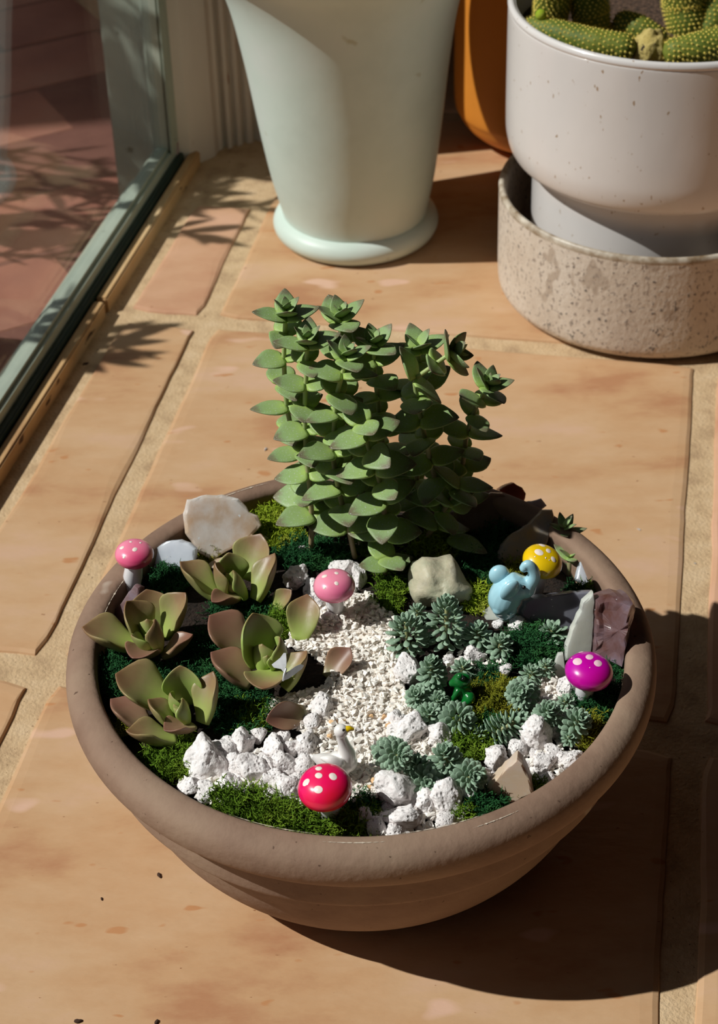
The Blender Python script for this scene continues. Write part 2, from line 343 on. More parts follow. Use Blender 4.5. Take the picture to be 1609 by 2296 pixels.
# outdoor pavement seen through the glass
v, f = prism([(-3.5, -1.5, -.08), (3, -1.5, -.08), (3, 4, -.08), (-3.5, 4, -.08)], [(-3.5, -1.5, -.0413), (3, -1.5, -.0413), (3, 4, -.0413), (-3.5, 4, -.0413)])
pave = link('outdoor_pavement', mesh('pavement', v, f, 'brickmortar', smooth=False)); tag(pave, kind='structure')
bm = bmesh.new(); bmesh.ops.create_cube(bm, size=1)
for q in bm.verts: q.co = Vector((q.co.x*.1975, q.co.y*.0965, q.co.z*.03))
bmesh.ops.bevel(bm, geom=[e for e in bm.edges if all(x.co.z > 0 for x in e.verts)], offset=.003, segments=1, affect='EDGES')
brick_me = from_bm('brick', bm, 'brick')
rot = Matrix.Rotation(math.radians(28), 4, 'Z')
for i in range(-16, 12):
    for j in range(-4, 26):
        p = rot @ Vector((i*.2+(j % 2)*.1, j*.098, 0)); p += Vector((-.3, .55, 0))
        n_ = Vector((WD.y, -WD.x, 0)); side = (p-WX).dot(n_); behind = p.y > .95 and p.x > -.2 and p.x < .5
        if (side < -.13 and p.x > -.95 and -.1 < p.y < 1.75):
            link('brick', brick_me, pave, Matrix.Translation((p.x, p.y, -.0555+random.uniform(-.0003, .0003))) @ rot @ Matrix.Rotation(random.uniform(-.01, .01), 4, 'Z'))
# ---- window with bottom rail, stile, seal and pane
win = bpy.data.objects.new('window_1', None); COL.objects.link(win); tag(win, kind='structure')
def rail(t0, t1, o0, o1, z0, z1, name, mt, parent, bev=.0015):
    v, f = prism([wpt(t0, o0, z0), wpt(t1, o0, z0), wpt(t1, o1, z0), wpt(t0, o1, z0)], [wpt(t0, o0, z1), wpt(t1, o0, z1), wpt(t1, o1, z1), wpt(t0, o1, z1)])
    bm = bmesh.new(); bv = [bm.verts.new(p) for p in v]
    for ff in f: bm.faces.new([bv[i] for i in ff])
    bmesh.ops.bevel(bm, geom=list(bm.edges), offset=bev, segments=2, affect='EDGES')
    return link(name, from_bm(name, bm, mt), parent)
rail(-1.0, .455, -.0385, -.0235, 0.0, .024, 'frame', 'greenmetal', win, .003)
rail(-1.0, .457, -.0233, -.0185, -.002, .014, 'seal', 'darkgreen', win, .001)
rail(-1.0, .40, -.044, -.039, 0.004, .017, 'glazing_bead', 'greenmetal', win)
jt = .470
rail(jt, jt+.04, -.083, -.024, -.055, 1.25, 'jamb', 'greenmetal', win, .002)
rail(jt-.006, jt, -.046, -.040, -.05, 1.25, 'jamb_bead', 'greenmetal', win, .001)
rail(.440, jt, -.0385, -.0235, .020, 1.25, 'stile', 'greenmetal', win, .002)
rail(.438, .450, -.0236, -.0215, .020, 1.25, 'stile_bead', 'greenmetal', win, .0008)
rail(jt+.001, jt+.014, -.0236, -.0180, .0, 1.25, 'stile_seal', 'darkgreen', win, .001)
rail(-1.0, .50, -.060, -.030, 1.22, 1.27, 'frame', 'greenmetal', win, .003)
v, f = prism([wpt(-1.0, -.0300, .022), wpt(.437, -.0300, .022), wpt(.437, -.0325, .022), wpt(-1.0, -.0325, .022)], [wpt(-1.0, -.0300, 1.23), wpt(.437, -.0300, 1.23), wpt(.437, -.0325, 1.23), wpt(-1.0, -.0325, 1.23)])
link('pane', mesh('pane', v, f, 'glass', smooth=False), win)
# ---- weathered track strip between frame and tiles
t1o = bpy.data.objects.new('trim_1', None); COL.objects.link(t1o); tag(t1o, kind='structure')
for a_, b_ in ((-1.0, -.40), (-.398, .232), (.236, .47)):
    rail(a_, b_, -.0176, -.0095, -.004, .0095, 'wood_strip', 'strip', t1o, .0012)
# ---- white fluted casing at the corner
c_px = [(398, 366), (404, 372), (428, 368), (482, 345), (490, 332), (498, 330), (503, 322), (512, 328), (520, 326), (526, 318), (534, 322), (542, 320), (548, 312), (556, 316), (566, 314), (572, 307), (582, 312), (600, 309), (640, 306), (660, 304)]
cp = [at(x, y, 0) for x, y in c_px]
back = [Vector((cp[-1].x+.004, .93, 0)), Vector((cp[0].x-.03, .93, 0))]
ring = cp+back
bm = bmesh.new(); lo = [bm.verts.new((p.x, p.y, -.003)) for p in ring]; hi = [bm.verts.new((p.x, p.y, 1.4)) for p in ring]
for i in range(len(ring)): bm.faces.new((lo[i], lo[(i+1) % len(ring)], hi[(i+1) % len(ring)], hi[i]))
bm.faces.new(hi)
o = link('trim_2', from_bm('casing', bm, 'casing')); tag(o, kind='structure')
def boxm(name, x0, x1, y0, y1, z0, z1, mt, parent=None, bev=.002):
    v, f = prism([(x0, y0, z0), (x1, y0, z0), (x1, y1, z0), (x0, y1, z0)], [(x0, y0, z1), (x1, y0, z1), (x1, y1, z1), (x0, y1, z1)])
    bm = bmesh.new(); bv = [bm.verts.new(p) for p in v]
    for ff in f: bm.faces.new([bv[i] for i in ff])
    if bev: bmesh.ops.bevel(bm, geom=list(bm.edges), offset=bev, segments=2, affect='EDGES')
    return link(name, from_bm(name, bm, mt), parent)
# ================================================================== POTS
# mint vase
mc = Vector((.0042, .586, 0))
def msh(z): return -.0045*max(0, z)/.18
t = thing('flowerpot', 'tall pale mint green flared pot with a rounded foot, standing on the terracotta tiles', 'flowerpot', mc)
prof = smooth_profile([(.0535, .014), (.0545, .022), (.0605, .05), (.0665, .09), (.073, .14), (.0805, .182), (.090, .207), (.101, .221), (.1045, .227), (.103, .2315), (.099, .229), (.091, .214), (.078, .19), (.070, .14)], 6)
v, f = lathe([(.0001, .014)]+prof, 96, msh)
link('body', mesh('vase_body', v, f, 'mint'), t, Matrix.Translation(mc))
v, f = lathe([(.001, .0006)]+smooth_profile([(.048, .0006), (.056, .001), (.0605, .005), (.0618, .010), (.060, .0145), (.0565, .0175), (.053, .0185), (.045, .0185)], 5), 96, None)
link('foot_ring', mesh('foot', v, f, 'mint'), t, Matrix.Translation(mc))
v, f = lathe([(.001, .212), (.0845, .212), (.0845, .206), (.001, .205)], 48, msh)
link('soil', mesh('vase_soil', v, f, 'soil'), t, Matrix.Translation(mc))
# orange pot
oc = Vector((.158, .739, 0))
t = thing('flowerpot', 'plain orange pot with a rounded bottom, half hidden behind the white speckled pot', 'flowerpot', oc)
pr = smooth_profile([(.030, .0), (.046, .003), (.060, .012), (.068, .024), (.0712, .038), (.0716, .10), (.072, .17), (.0722, .222), (.0715, .226), (.068, .226), (.0665, .222), (.066, .15)], 6)
v, f = lathe([(.001, 0.0)]+pr, 96); link('body', mesh('orange_body', v, f, 'orange'), t, Matrix.Translation(oc))
v, f = lathe([(.001, .202), (.0655, .202), (.0655, .196), (.001, .196)], 48); link('soil', mesh('soil', v, f, 'soil'), t, Matrix.Translation(oc))
# mottled outer pot
wc = Vector((.209, .494, 0))
t = thing('cachepot', 'low mottled beige cachepot with a stained rim, holding the white speckled pot', 'cachepot', wc)
pr = smooth_profile([(.090, .0008), (.099, .0016), (.1035, .006), (.105, .014), (.1055, .04), (.1060, .076)], 6)
v, f = lathe([(.001, .0008)]+pr, 128, wob=.004); link('body', mesh('saucer_body', v, f, 'saucer'), t, Matrix.Translation(wc))
v, f = lathe(smooth_profile([(.1060, .076), (.1062, .0785), (.1050, .0805), (.1032, .0805), (.1018, .079), (.1012, .076)], 4), 128, wob=.004)
link('rim', mesh('saucer_rim', v, f, 'saucerrim'), t, Matrix.Translation(wc))
v, f = lathe([(.1012, .076), (.1005, .05), (.0995, .012), (.096, .007), (.001, .007)], 128, wob=.004)
link('lining', mesh('saucer_in', v, f, 'saucer'), t, Matrix.Translation(wc))
# white speckled pot
t = thing('flowerpot', 'white speckled glazed pot with a narrower foot, full of green cacti', 'flowerpot', wc)
pr = smooth_profile([(.066, .0076), (.078, .010), (.0815, .018), (.083, .05), (.0838, .094), (.0848, .1015), (.092, .1045), (.0985, .109), (.1022, .120), (.1032, .135), (.1034, .17), (.1036, .203), (.1032, .2065)], 6)
v, f = lathe([(.001, .0076)]+pr, 128); link('body', mesh('white_body', v, f, 'white'), t, Matrix.Translation(wc))
v, f = lathe(smooth_profile([(.1032, .2065), (.1040, .2085), (.1032, .2108), (.1012, .2116), (.0994, .2104), (.0985, .207), (.098, .18)], 5), 128)
ro = link('rim', mesh('white_rim', v, f, 'white'), t, Matrix.Translation(wc))
# grit soil in it and the cacti
v, f = lathe([(.0001, .190), (.03, .191), (.06, .189), (.0975, .188), (.0975, .18), (.001, .18)], 64, wob=.01)
o = link('grit_soil', mesh('grit', v, f, 'grit'), None, Matrix.Translation(wc)); tag(o, 'dark gritty soil around the cacti in the white speckled pot', 'soil', kind='stuff')
def areole_mesh(V, F, n_axis, skip):
    pass
def cactus(pts, rads, label, end=None, nr=15, step=.0034):
    pts = [Vector(p) for p in pts]
    # resample
    fine = []; fr2 = []
    for i in range(len(pts)-1):
        for k in range(8):
            tt = k/8; fine.append(pts[i].lerp(pts[i+1], tt)); fr2.append(rads[i]*(1-tt)+rads[i+1]*tt)
    fine.append(pts[-1]); fr2.append(rads[-1])
    for _ in range(3):
        fine = [fine[0]]+[(fine[i-1]+fine[i]*2+fine[i+1])/4 for i in range(1, len(fine)-1)]+[fine[-1]]
    t = thing('cactus', label, 'cactus', fine[0], 'cacti in the white speckled pot')
    v, f, s = tube(fine, fr2, 28)
    v = [p + (p-min(fine, key=lambda q: (q-p).length)).normalized()*(.0006*noise.noise(p*300)) for p in v]
    link('body', mesh('cactus_body', v, f, 'cactus'), t)
    AV = []; AF = []
    L = 0; d = []
    for i in range(len(fine)): d.append(L); L += (fine[min(i+1, len(fine)-1)]-fine[i]).length
    k = 0; y = -fr2[0]*.7
    ref = None
    def put(p, nn, r):
        b = len(AV); x = nn.orthogonal().normalized(); yv = nn.cross(x)
        for a in range(5):
            an = a*1.2566; AV.append(p+(x*math.cos(an)+yv*math.sin(an))*r)
        AV.append(p+nn*r*.9)
        for a in range(5): AF.append((b+a, b+(a+1) % 5, b+5))
        for a in range(4):           # short spines
            q = p+nn*r*2.4+(x*math.cos(a*1.57+.5)+yv*math.sin(a*1.57+.5))*r*1.5; e = x*.00012
            b2 = len(AV); AV.extend([p-e, p+e, q]); AF.append((b2, b2+1, b2+2))
    row = 0
    while y < L+fr2[-1]*.8:
        yy = min(max(y, 0), L-1e-6); i = max(j for j in range(len(d)) if d[j] <= yy+1e-9); i = min(i, len(fine)-2)
        seg = (d[i+1]-d[i]) or 1e-6; u = (yy-d[i])/seg; c = fine[i].lerp(fine[i+1], u); r = fr2[i]*(1-u)+fr2[i+1]*u
        tg = (fine[i+1]-fine[i]).normalized(); over = y-yy
        rr = r*math.sqrt(max(0, 1-(over/r)**2)) if abs(over) < r else 0
        if ref is None: ref = tg.orthogonal().normalized()
        ref = (ref-tg*ref.dot(tg)).normalized(); bi = tg.cross(ref)
        n = max(1, int(round(2*math.pi*rr/step)))
        for a in range(n):
            an = 2*math.pi*(a+.5*(row % 2))/n + random.uniform(-.05, .05)
            nn = (ref*math.cos(an)+bi*math.sin(an))*max(rr, 1e-5)/r+tg*over/r; nn.normalize()
            p = c+tg*over*0+nn*(r) if over else c+nn*r
            put(p-nn*.0001, nn, .00085)
        y += step*.8; row += 1
    me = mesh('areoles', AV, AF, 'areole', smooth=False); o = link('areoles', me, t); o['kind'] = 'stuff'
    if end is not None:
        V2, F2 = sphere_part((0, 0, 0), end, (.55, 1, 1), 14)
        V2 = [p*(1+.25*noise.noise(p*420)) for p in V2]
        link('dry_end', mesh('dry_end', V2, F2, 'corky'), t, frame_m(fine[-1], fine[-1]-fine[-3], Vector((0, 0, 1))))
    return t
def wp(px, py, z): return at(px, py, z)
zz = .204
cactus([wp(1200, 62, zz), wp(1255, 78, zz), wp(1330, 97, zz-.001), wp(1395, 106, zz-.002)], [.0075, .0088, .0092, .0088], 'cactus arm lying along the near left rim of the white pot')
e_ = wp(1458, 112, .200)
tb = thing('cactus', 'stubby pale corky dead cactus end between the two arms lying at the rim', 'cactus', e_, 'cacti in the white speckled pot')
bm = bmesh.new(); bmesh.ops.create_icosphere(bm, subdivisions=4, radius=1)
for q in bm.verts: q.co = Vector((q.co.x*.0105, q.co.y*.010, q.co.z*.0135))*(1+.22*noise.noise(q.co*2.2)+.07*noise.noise(q.co*9))
link('stump', from_bm('stump', bm, 'corky', True), tb, Matrix.Translation(e_))
cactus([wp(1515, 115, zz), wp(1560, 112, zz), wp(1625, 100, zz), wp(1690, 80, zz)], [.0085, .0105, .0118, .0118], 'thick cactus arm lying along the right front rim of the white pot')
cactus([wp(1232, 50, .198), wp(1238, 15, .210), wp(1240, -60, .235)], [.0105, .0115, .0105], 'upright cactus column by the left rim of the white pot with a bright new bud')
b_ = wp(1212, 33, .214); 
bm = bmesh.new(); bmesh.ops.create_icosphere(bm, subdivisions=3, radius=.0035)
o = link('new_bud', from_bm('bud', bm, 'moss_lime', True), bpy.data.objects['cactus.003'] if 'cactus.003' in bpy.data.objects else tb, Matrix.Translation(b_))
cactus([wp(1328, 60, .195), wp(1322, 20, .206), wp(1315, -60, .232)], [.0115, .0125, .0115], 'upright dark green cactus column with yellow dots, second from the left rim')
cactus([wp(1540, 52, .195), wp(1535, 5, .207), wp(1530, -70, .230)], [.013, .0145, .013], 'upright shaded cactus column near the right of the white pot')
cactus([wp(1470, 88, .191), wp(1430, 64, .196), wp(1400, 52, .197)], [.008, .009, .008], 'short shaded cactus stub lying in the middle of the white pot')
cactus([wp(1590, 70, .192), wp(1602, 40, .200), wp(1612, -40, .22)], [.0085, .009, .009], 'narrow dark cactus column at the right edge of the photo')

# ================================================================== THE BOWL
bprof = smooth_profile([(.060, .0006), (.070, .0012), (.083, .007), (.0942, .0168), (.1030, .0288), (.1095, .041), (.1130, .052), (.1148, .0600), (.1185, .0650), (.1226, .0675), (.1236, .072), (.1238, .080), (.1240, .0855)], 5)
rim = smooth_profile([(.1240, .0855), (.1275, .0875), (.1312, .0895), (.1340, .0935), (.1352, .0990), (.1345, .1045), (.1318, .1082), (.1280, .1100), (.1240, .1102), (.1216, .1090), (.1206, .1065), (.1204, .100), (.1200, .090), (.116, .07)], 5)
bt = thing('planter_bowl', 'wide round brown clay planter bowl with a rolled rim, holding the miniature succulent garden', 'bowl', (0, 0, 0))
v, f = lathe([(.001, .0006)]+bprof, 160); link('body', mesh('bowl_body', v, f, 'clay'), bt)
v, f = lathe(rim, 160, wob=.0015); link('rim', mesh('bowl_rim', v, f, 'clay'), bt)
def rim_scuff(r, z, a0, a1, w, seed):
    V = []; F = []; n = 40; 
    for i in range(n+1):
        a = math.radians(a0+(a1-a0)*i/n); ww = w*max(0, .35+1.3*noise.noise(Vector((i*.5, seed, 0))))*math.sin(math.pi*i/n)
        for k in (-1, 1): V.append(((r+k*ww*.5)*math.cos(a), (r+k*ww*.5)*math.sin(a), z+.00018))
    for i in range(n): F.append((2*i, 2*i+2, 2*i+3, 2*i+1))
    return V, F
V = []; F = []
for r_, z_, a0, a1, w_, s_ in ((.1262, .1103, -98, -86, .0012, 1), (.1220, .1096, -84, -66, .0010, 2), (.1215, .1094, -118, -98, .0007, 3), (.1275, .1102, -70, -60, .0010, 4), (.1212, .1093, 155, 172, .0008, 5), (.1275, .1103, 110, 128, .001, 6)):
    v, f = rim_scuff(r_, z_, a0, a1, w_, s_); link('scuff', mesh('scuff', v, f, 'wear'), bt)
# soil
V = []; F = []; nr_, na_ = 26, 90
def soil_z(x, y):
    r = math.hypot(x, y); z = SURF-.002+.0025*noise.noise(Vector((x*30, y*30, 2)))+.001*noise.noise(Vector((x*90, y*90, 5)))
    if r > .108: z -= (r-.108)*.45
    return z
for j in range(nr_+1):
    r = .1195*j/nr_
    for i in range(na_):
        a = 2*math.pi*i/na_; x, y = r*math.cos(a), r*math.sin(a); V.append((x, y, soil_z(x, y)))
for j in range(nr_):
    for i in range(na_): F.append((j*na_+i, j*na_+(i+1) % na_, (j+1)*na_+(i+1) % na_, (j+1)*na_+i))
o = link('potting_soil', mesh('potting_soil', V, F, 'soil')); tag(o, 'dark potting soil showing between moss and stones in the clay bowl', 'soil', kind='stuff')

# ---- rocks
def rock_mesh(name, mt, seed, sub=3, facet=.75, rough=.09, sq=(1, 1, 1)):
    R = random.Random(seed); bm = bmesh.new(); bmesh.ops.create_icosphere(bm, subdivisions=sub, radius=1)
    planes = [(Vector((R.uniform(-1, 1), R.uniform(-1, 1), R.uniform(-1, 1))).normalized(), R.uniform(.52, .84)) for _ in range(11)]
    o = Vector((seed*1.7, seed*.3, 0))
    for q in bm.verts:
        p = q.co.copy()
        for n, d in planes:
            k = p.dot(n)
            if k > d: p -= n*(k-d)*(.5+facet*.5)
        u = p.normalized(); k = 1.08+.26*noise.noise(u*1.6+o)+rough*noise.noise(u*5+o)+rough*.45*noise.noise(u*13+o)
        p *= k; q.co = Vector((p.x*sq[0], p.y*sq[1], p.z*sq[2]))
    return from_bm(name, bm, mt, True)
PU = [rock_mesh('pumice', 'pumice', 20+i, 3 if i < 8 else 3) for i in range(12)]
PUG = rock_mesh('pumice_grey', 'pumice_grey', 5)
PUBIG = [rock_mesh('pumice_big', 'pumice', 50+i, 4, rough=.13) for i in range(6)]
def pumice(px, py, w, h, label, z=None, rot=None, mt=None, group=None):
    """px,py centre in the picture, w,h apparent size in pixels"""
    k = (w+h)/2*PM/2
    zc = (z if z is not None else SURF-.001)+k*.62
    p = at(px, py, zc); R = random.Random(int(px*7+py))
    me = (PUG if mt else (random.choice(PUBIG) if max(w, h) > 48 else PU[int(px+py) % 12]))
    if me is PUG: pass
    q = Matrix.Rotation(R.uniform(0, 6.28), 4, 'Z')
    hx, hv = w*PM/2*1.13, h*PM/2*1.13
    # screen aligned size: x to the right, view-up for the other axis, random spin inside
    up = Vector((0, .62, .78)); m_ = Matrix((Vector((1, 0, 0))*hx, up*hv, up.cross(Vector((-1, 0, 0)))*((hx+hv)/2*.95))).transposed().to_4x4()
    if rot: m_ = Matrix.Rotation(math.radians(-rot), 4, -FW) @ m_
    spin = Matrix.Rotation(R.uniform(0, 6.28), 4, Vector((R.uniform(-1, 1), R.uniform(-1, 1), R.uniform(-1, 1))).normalized())
    o = link('pumice_stone', me, None, Matrix.Translation(p) @ m_ @ spin.to_3x3().to_4x4())
    return tag(o, label, 'stone', group)
LP = [
 (465, 1703, 80, 92, 'biggest white pumice stone, leftmost of the pile in front of the left rosettes'),
 (498, 1682, 52, 56, 'white pumice stone tucked right behind the biggest one of the left pile'),
 (546, 1669, 50, 58, 'white pumice stone at the back left of the front pile, touching the dark moss'),
 (578, 1650, 40, 36, 'small bright pumice stone at the very back of the front left pile'),
 (613, 1683, 46, 62, 'half shaded pumice stone in the back row behind the tall egg shaped one'),
 (632, 1660, 40, 36, 'pumice stone just left of the narrow upright one in the back row'),
 (656, 1677, 30, 50, 'narrow upright pumice stone in the back row of the front left pile'),
 (688, 1669, 46, 58, 'pumice stone at the right end of the back row, just under the brown fallen leaf'),
 (528, 1719, 44, 56, 'pumice stone wedged between the biggest stone and the tall egg shaped one'),
 (569, 1723, 60, 80, 'tall egg shaped pumice stone in the middle of the front left pile'),
 (607, 1722, 30, 52, 'pumice stone in shadow just right of the tall egg shaped one'),
 (642, 1719, 52, 52, 'rounded pumice stone in the middle row between the egg shaped one and the duck'),
 (682, 1716, 44, 48, 'pumice stone touching the white duck tail'),
 (428, 1763, 54, 42, 'pumice stone nearest the clay rim at the left end of the pile'),
 (466, 1775, 44, 50, 'pumice stone at the rim below the biggest stone'),
 (517, 1761, 60, 46, 'flat topped bright pumice stone in the front row behind the green moss'),
 (559, 1781, 44, 46, 'small round pumice stone poking out of the front moss'),
 (604, 1752, 54, 46, 'angular pumice stone leaning behind the front moss'),
 (646, 1771, 56, 62, 'pumice stone just left of the red and pink toadstool cap'),
 (600, 1789, 50, 34, 'low pumice stone half buried in the front moss'),
 (676, 1813, 50, 34, 'pumice stone in the moss beside the stalk of the red and pink toadstool'),
 (723, 1584, 44, 56, 'rounded grey white pumice stone on the gravel path, upper one of two behind the duck'),
 (700, 1621, 42, 46, 'rounded pumice stone on the gravel beside the brown fallen leaf, lower one of two'),
 (919, 1634, 76, 70, 'big knobbly round pumice stone on the right side of the gravel path'),
 (884, 1616, 40, 50, 'pumice stone leaning on the big knobbly round one, on its left'),
 (916, 1504, 46, 74, 'tall upright pumice stone at the right edge of the gravel below the left cone succulent'),
 (988, 1650, 62, 54, 'bright pumice stone between the big round one and the olive moss'),
 (885, 1773, 84, 78, 'square blocky pumice stone right of the red and pink toadstool'),
 (950, 1804, 48, 58, 'pumice stone right of the square blocky one'),
 (1006, 1792, 52, 86, 'tallest narrow upright pumice stone at the front right by the rim'),
 (905, 1834, 78, 56, 'knobbly pumice stone in front of the square blocky one near the rim'),
 (890, 1862, 52, 30, 'pumice stone touching the rim under the knobbly one'),
 (843, 1857, 36, 46, 'small pumice stone at the rim at the right end of the front moss'),
 (820, 1838, 44, 40, 'shaded pumice stone in the shadow of the red and pink toadstool'),
 (1000, 1842, 46, 36, 'pumice stone at the rim below the tallest narrow one'),
 (1050, 1786, 36, 34, 'small shaded pumice stone left of the pearly shard'),
 (1114, 1705, 56, 52, 'bright pumice stone behind the pearly shard on its left'),
 (1156, 1680, 42, 42, 'pumice stone behind the tip of the pearly shard'),
 (1205, 1652, 64, 78, 'large tilted flat pumice stone striped with succulent shadow'),
 (1245, 1645, 24, 40, 'narrow pumice stone just right of the large tilted one'),
 (1243, 1688, 44, 36, 'pumice stone below the large tilted one on its right side'),
 (1217, 1712, 52, 48, 'round pumice stone between the pearly shard and the right rim'),
 (1282, 1703, 50, 44, 'pumice stone against the right rim beside the yellow green moss'),
 (1228, 1750, 36, 30, 'small pumice stone at the rim right of the pearly shard'),
 (1196, 1692, 28, 26, 'tiny pumice stone beneath the large tilted one'),
 (1270, 1546, 38, 56, 'tilted pumice stone leaning on the magenta toadstool stalk'),
 (1009, 1478, 34, 26, 'small pumice stone below the tallest cone succulent'),
 (1064, 1472, 52, 38, 'bright pumice stone left of the dark moss in the right half'),
 (1128, 1506, 40, 32, 'pumice stone in the dark moss above the olive cushion'),
 (1117, 1398, 26, 24, 'small pumice stone in front of the blue elephant'),
 (1159, 1402, 54, 34, 'oblong pumice stone in front of the slate coloured slab'),
 (1189, 1398, 28, 24, 'small pumice stone right of the oblong one by the slate slab'),
 (663, 1293, 56, 54, 'pumice block with a shaded grey front behind the rosettes, left of the centre pink toadstool'),
 (771, 1277, 60, 48, 'bright pumice stone right behind the centre pink toadstool'),
 (707, 1319, 50, 50, 'pumice stone hiding behind the left side of the centre pink toadstool'),
 (743, 1386, 38, 38, 'small pumice stone just under the centre pink toadstool on the path'),
 (681, 1230, 34, 18, 'low pumice stone half buried in moss at the foot of the left tall stem'),
 (588, 1210, 32, 24, 'small pumice stone between the big milky crystal and the back moss'),
 (803, 1292, 32, 70, 'narrow pumice stone at the right of the centre pink toadstool'),
 (1226, 1738, 30, 26, None), (1096, 1752, 32, 54, 'long pumice stone leaning on the left face of the pearly shard'),
 (1163, 1735, 30, 26, None),
]
for a in LP:
    if a[4] is None: continue
    pumice(*a)
SP = [(740, 1690, 16), (505, 1740, 20), (540, 1750, 18), (590, 1700, 18), (625, 1745, 18), (665, 1745, 22), (700, 1700, 14), (940, 1850, 20), (965, 1830, 18), (870, 1830, 20), (925, 1790, 18), (870, 1810, 18), (1085, 1740, 16), (1185, 1715, 16),
      (1260, 1715, 18), (1257, 1668, 14), (1265, 1700, 16), (1200, 1735, 18), (1040, 1820, 14), (1140, 1650, 14), (575, 1690, 18), (500, 1795, 22), (530, 1795, 16), (860, 1865, 16), (1225, 1570, 16), (1035, 1480, 14), (1093, 1500, 14), (715, 1350, 22), (690, 1345, 20), (790, 1325, 20)]
for i, (x, y, s) in enumerate(SP):
    pumice(x, y, s*1.3, s*1.2, 'tiny white pumice crumb filling a gap between the larger pumice stones', group='tiny pumice crumbs between the stones')

# ---- crystals: thick chipped slabs standing or lying in the bed
def slab(outline, base_px, tilt, yaw, thick, mt, label, name='crystal_shard', cat='crystal', zb=SURF-.004, bev=.0012, rough=.0006, seed=1, dome=0.0, ridge=None):
    """outline in the picture, laid on a real plane through the base point; tilt 90 = upright, 0 = lying"""
    P = at(base_px[0], base_px[1], zb); ty = math.radians(yaw); tt = math.radians(tilt)
    N = Vector((math.sin(ty)*math.sin(tt), -math.cos(ty)*math.sin(tt), math.cos(tt)))
    pts = [atp(x, y, P, N) for x, y in outline]
    out = []
    for i in range(len(pts)):
        a, b = pts[i], pts[(i+1) % len(pts)]; k = max(1, int((b-a).length/.0022))
        for j in range(k):
            p = a.lerp(b, j/k)
            if j: p = p + (b-a).normalized().cross(N)*noise.noise(p*500+Vector((seed, 0, 0)))*rough
            out.append(p)
    c = sum(out, Vector())/len(out); n = len(out); V = []; F = []
    if dome: rings = [(.12, 1+dome*1.5), (.3, 1+dome*1.45), (.48, 1+dome*1.3), (.64, 1+dome*.95), (.78, 1+dome*.5), (.9, .85), (.985, .4), (1.0, -.2), (.93, -1.0), (.5, -1.15)]
    elif ridge: rings = [(.02, 1), (.3, 1), (.6, 1), (.88, 1.0), (.97, .86), (1.0, .45), (.99, -.7), (.93, -1.0)]
    else: rings = [(.90, 1.0), (.97, .86), (1.0, .45), (.99, -.7), (.93, -1.0)]
    nt_ = len(rings)
    if ridge: rA, rB = [atp(x, y, P, N) for x, y in ridge]; rd = (rB-rA).normalized(); wmax = max(((p-rA)-rd*(p-rA).dot(rd)).length for p in out)
    for ri_, (s_, t_) in enumerate(rings):
        for p in out:
            q = c+(p-c)*s_; nz_ = (noise.noise(q*110+Vector((0, seed, 0)))*.45+abs(noise.noise(q*240+Vector((0, seed, 3))))*.2) if dome else (0 if ri_ == 0 else noise.noise(q*260+Vector((0, seed, 0)))*.25)
            if ridge and ri_ < nt_-3: nz_ += 1.1*max(0, 1-((q-rA)-rd*(q-rA).dot(rd)).length/wmax*1.5)*min(1, (1-s_)*9)
            V.append(q+N*(thick*.5*t_+nz_*thick))
    for j in range(nt_-1):
        for i in range(n): F.append((j*n+i, j*n+(i+1) % n, (j+1)*n+(i+1) % n, (j+1)*n+i))
    F.append(tuple(range(n))[::-1]); F.append(tuple(range((nt_-1)*n, nt_*n)))
    bm = bmesh.new(); bv = [bm.verts.new(p-P) for p in V]
    for ff in F: bm.faces.new([bv[i] for i in ff])
    bmesh.ops.triangulate(bm, faces=[ff for ff in bm.faces if len(ff.verts) > 4])
    o = link(name, from_bm(name, bm, mt, bool(dome)), None, Matrix.Translation(P))
    return tag(o, label, cat)
def c5(pts): return [(160+x/2.514, 1080+y/2.514) for x, y in pts]
def cE(pts): return [(1000+x/3.498, 1060+y/3.498) for x, y in pts]
slab(c5([(650, 100), (730, 78), (850, 72), (940, 95), (985, 140), (1000, 170), (1050, 190), (1070, 245), (1010, 310), (930, 360), (860, 400), (790, 445), (720, 400), (640, 290), (628, 180)]), c5([(800, 470)])[0], 55, 8, .006, 'cr_milk', 'big flat milky translucent crystal leaning against the back left rim', seed=2)
slab(c5([(470, 385), (540, 335), (620, 325), (670, 345), (708, 375), (700, 440), (688, 490), (600, 510), (520, 540), (440, 560), (396, 555), (420, 450)]), c5([(560, 540)])[0], 60, -15, .005, 'cr_blue', 'pale bluish crystal piece behind the left pink toadstool', seed=3)
slab(c5([(375, 575), (400, 590), (395, 640), (345, 720), (300, 800), (270, 835), (205, 815), (240, 740), (300, 680), (340, 620)]), c5([(280, 830)])[0], 50, -35, .005, 'cr_purple', 'mauve crystal sliver between left rim and leftmost rosette', seed=4)
slab(c5([(760, 480), (820, 440), (900, 420), (960, 345), (1020, 300), (1050, 320), (1010, 400), (960, 480), (860, 520)]), c5([(880, 510)])[0], 40, 0, .006, 'cr_pearl', 'cream crystal chip peeking out under the big milky crystal', seed=5)
slab([(915, 1290), (925, 1262), (945, 1248), (985, 1252), (1010, 1244), (1025, 1262), (1040, 1290), (1058, 1318), (1060, 1345), (1000, 1362), (940, 1362), (918, 1330)], (985, 1362), 62, 5, .013, 'cr_green', 'chunky green grey rough stone in front of the tall plant', name='rough_stone', cat='stone', seed=6, dome=.5, rough=.0012)
slab(cE([(20, 310), (120, 250), (280, 190), (340, 155), (430, 160), (490, 200), (505, 240), (450, 300), (400, 410), (370, 460), (250, 480), (120, 460), (40, 420)]), cE([(250, 480)])[0], 50, 10, .007, 'cr_brown', 'grey brown crystal slab in the shadow right of the tall plant', seed=7)
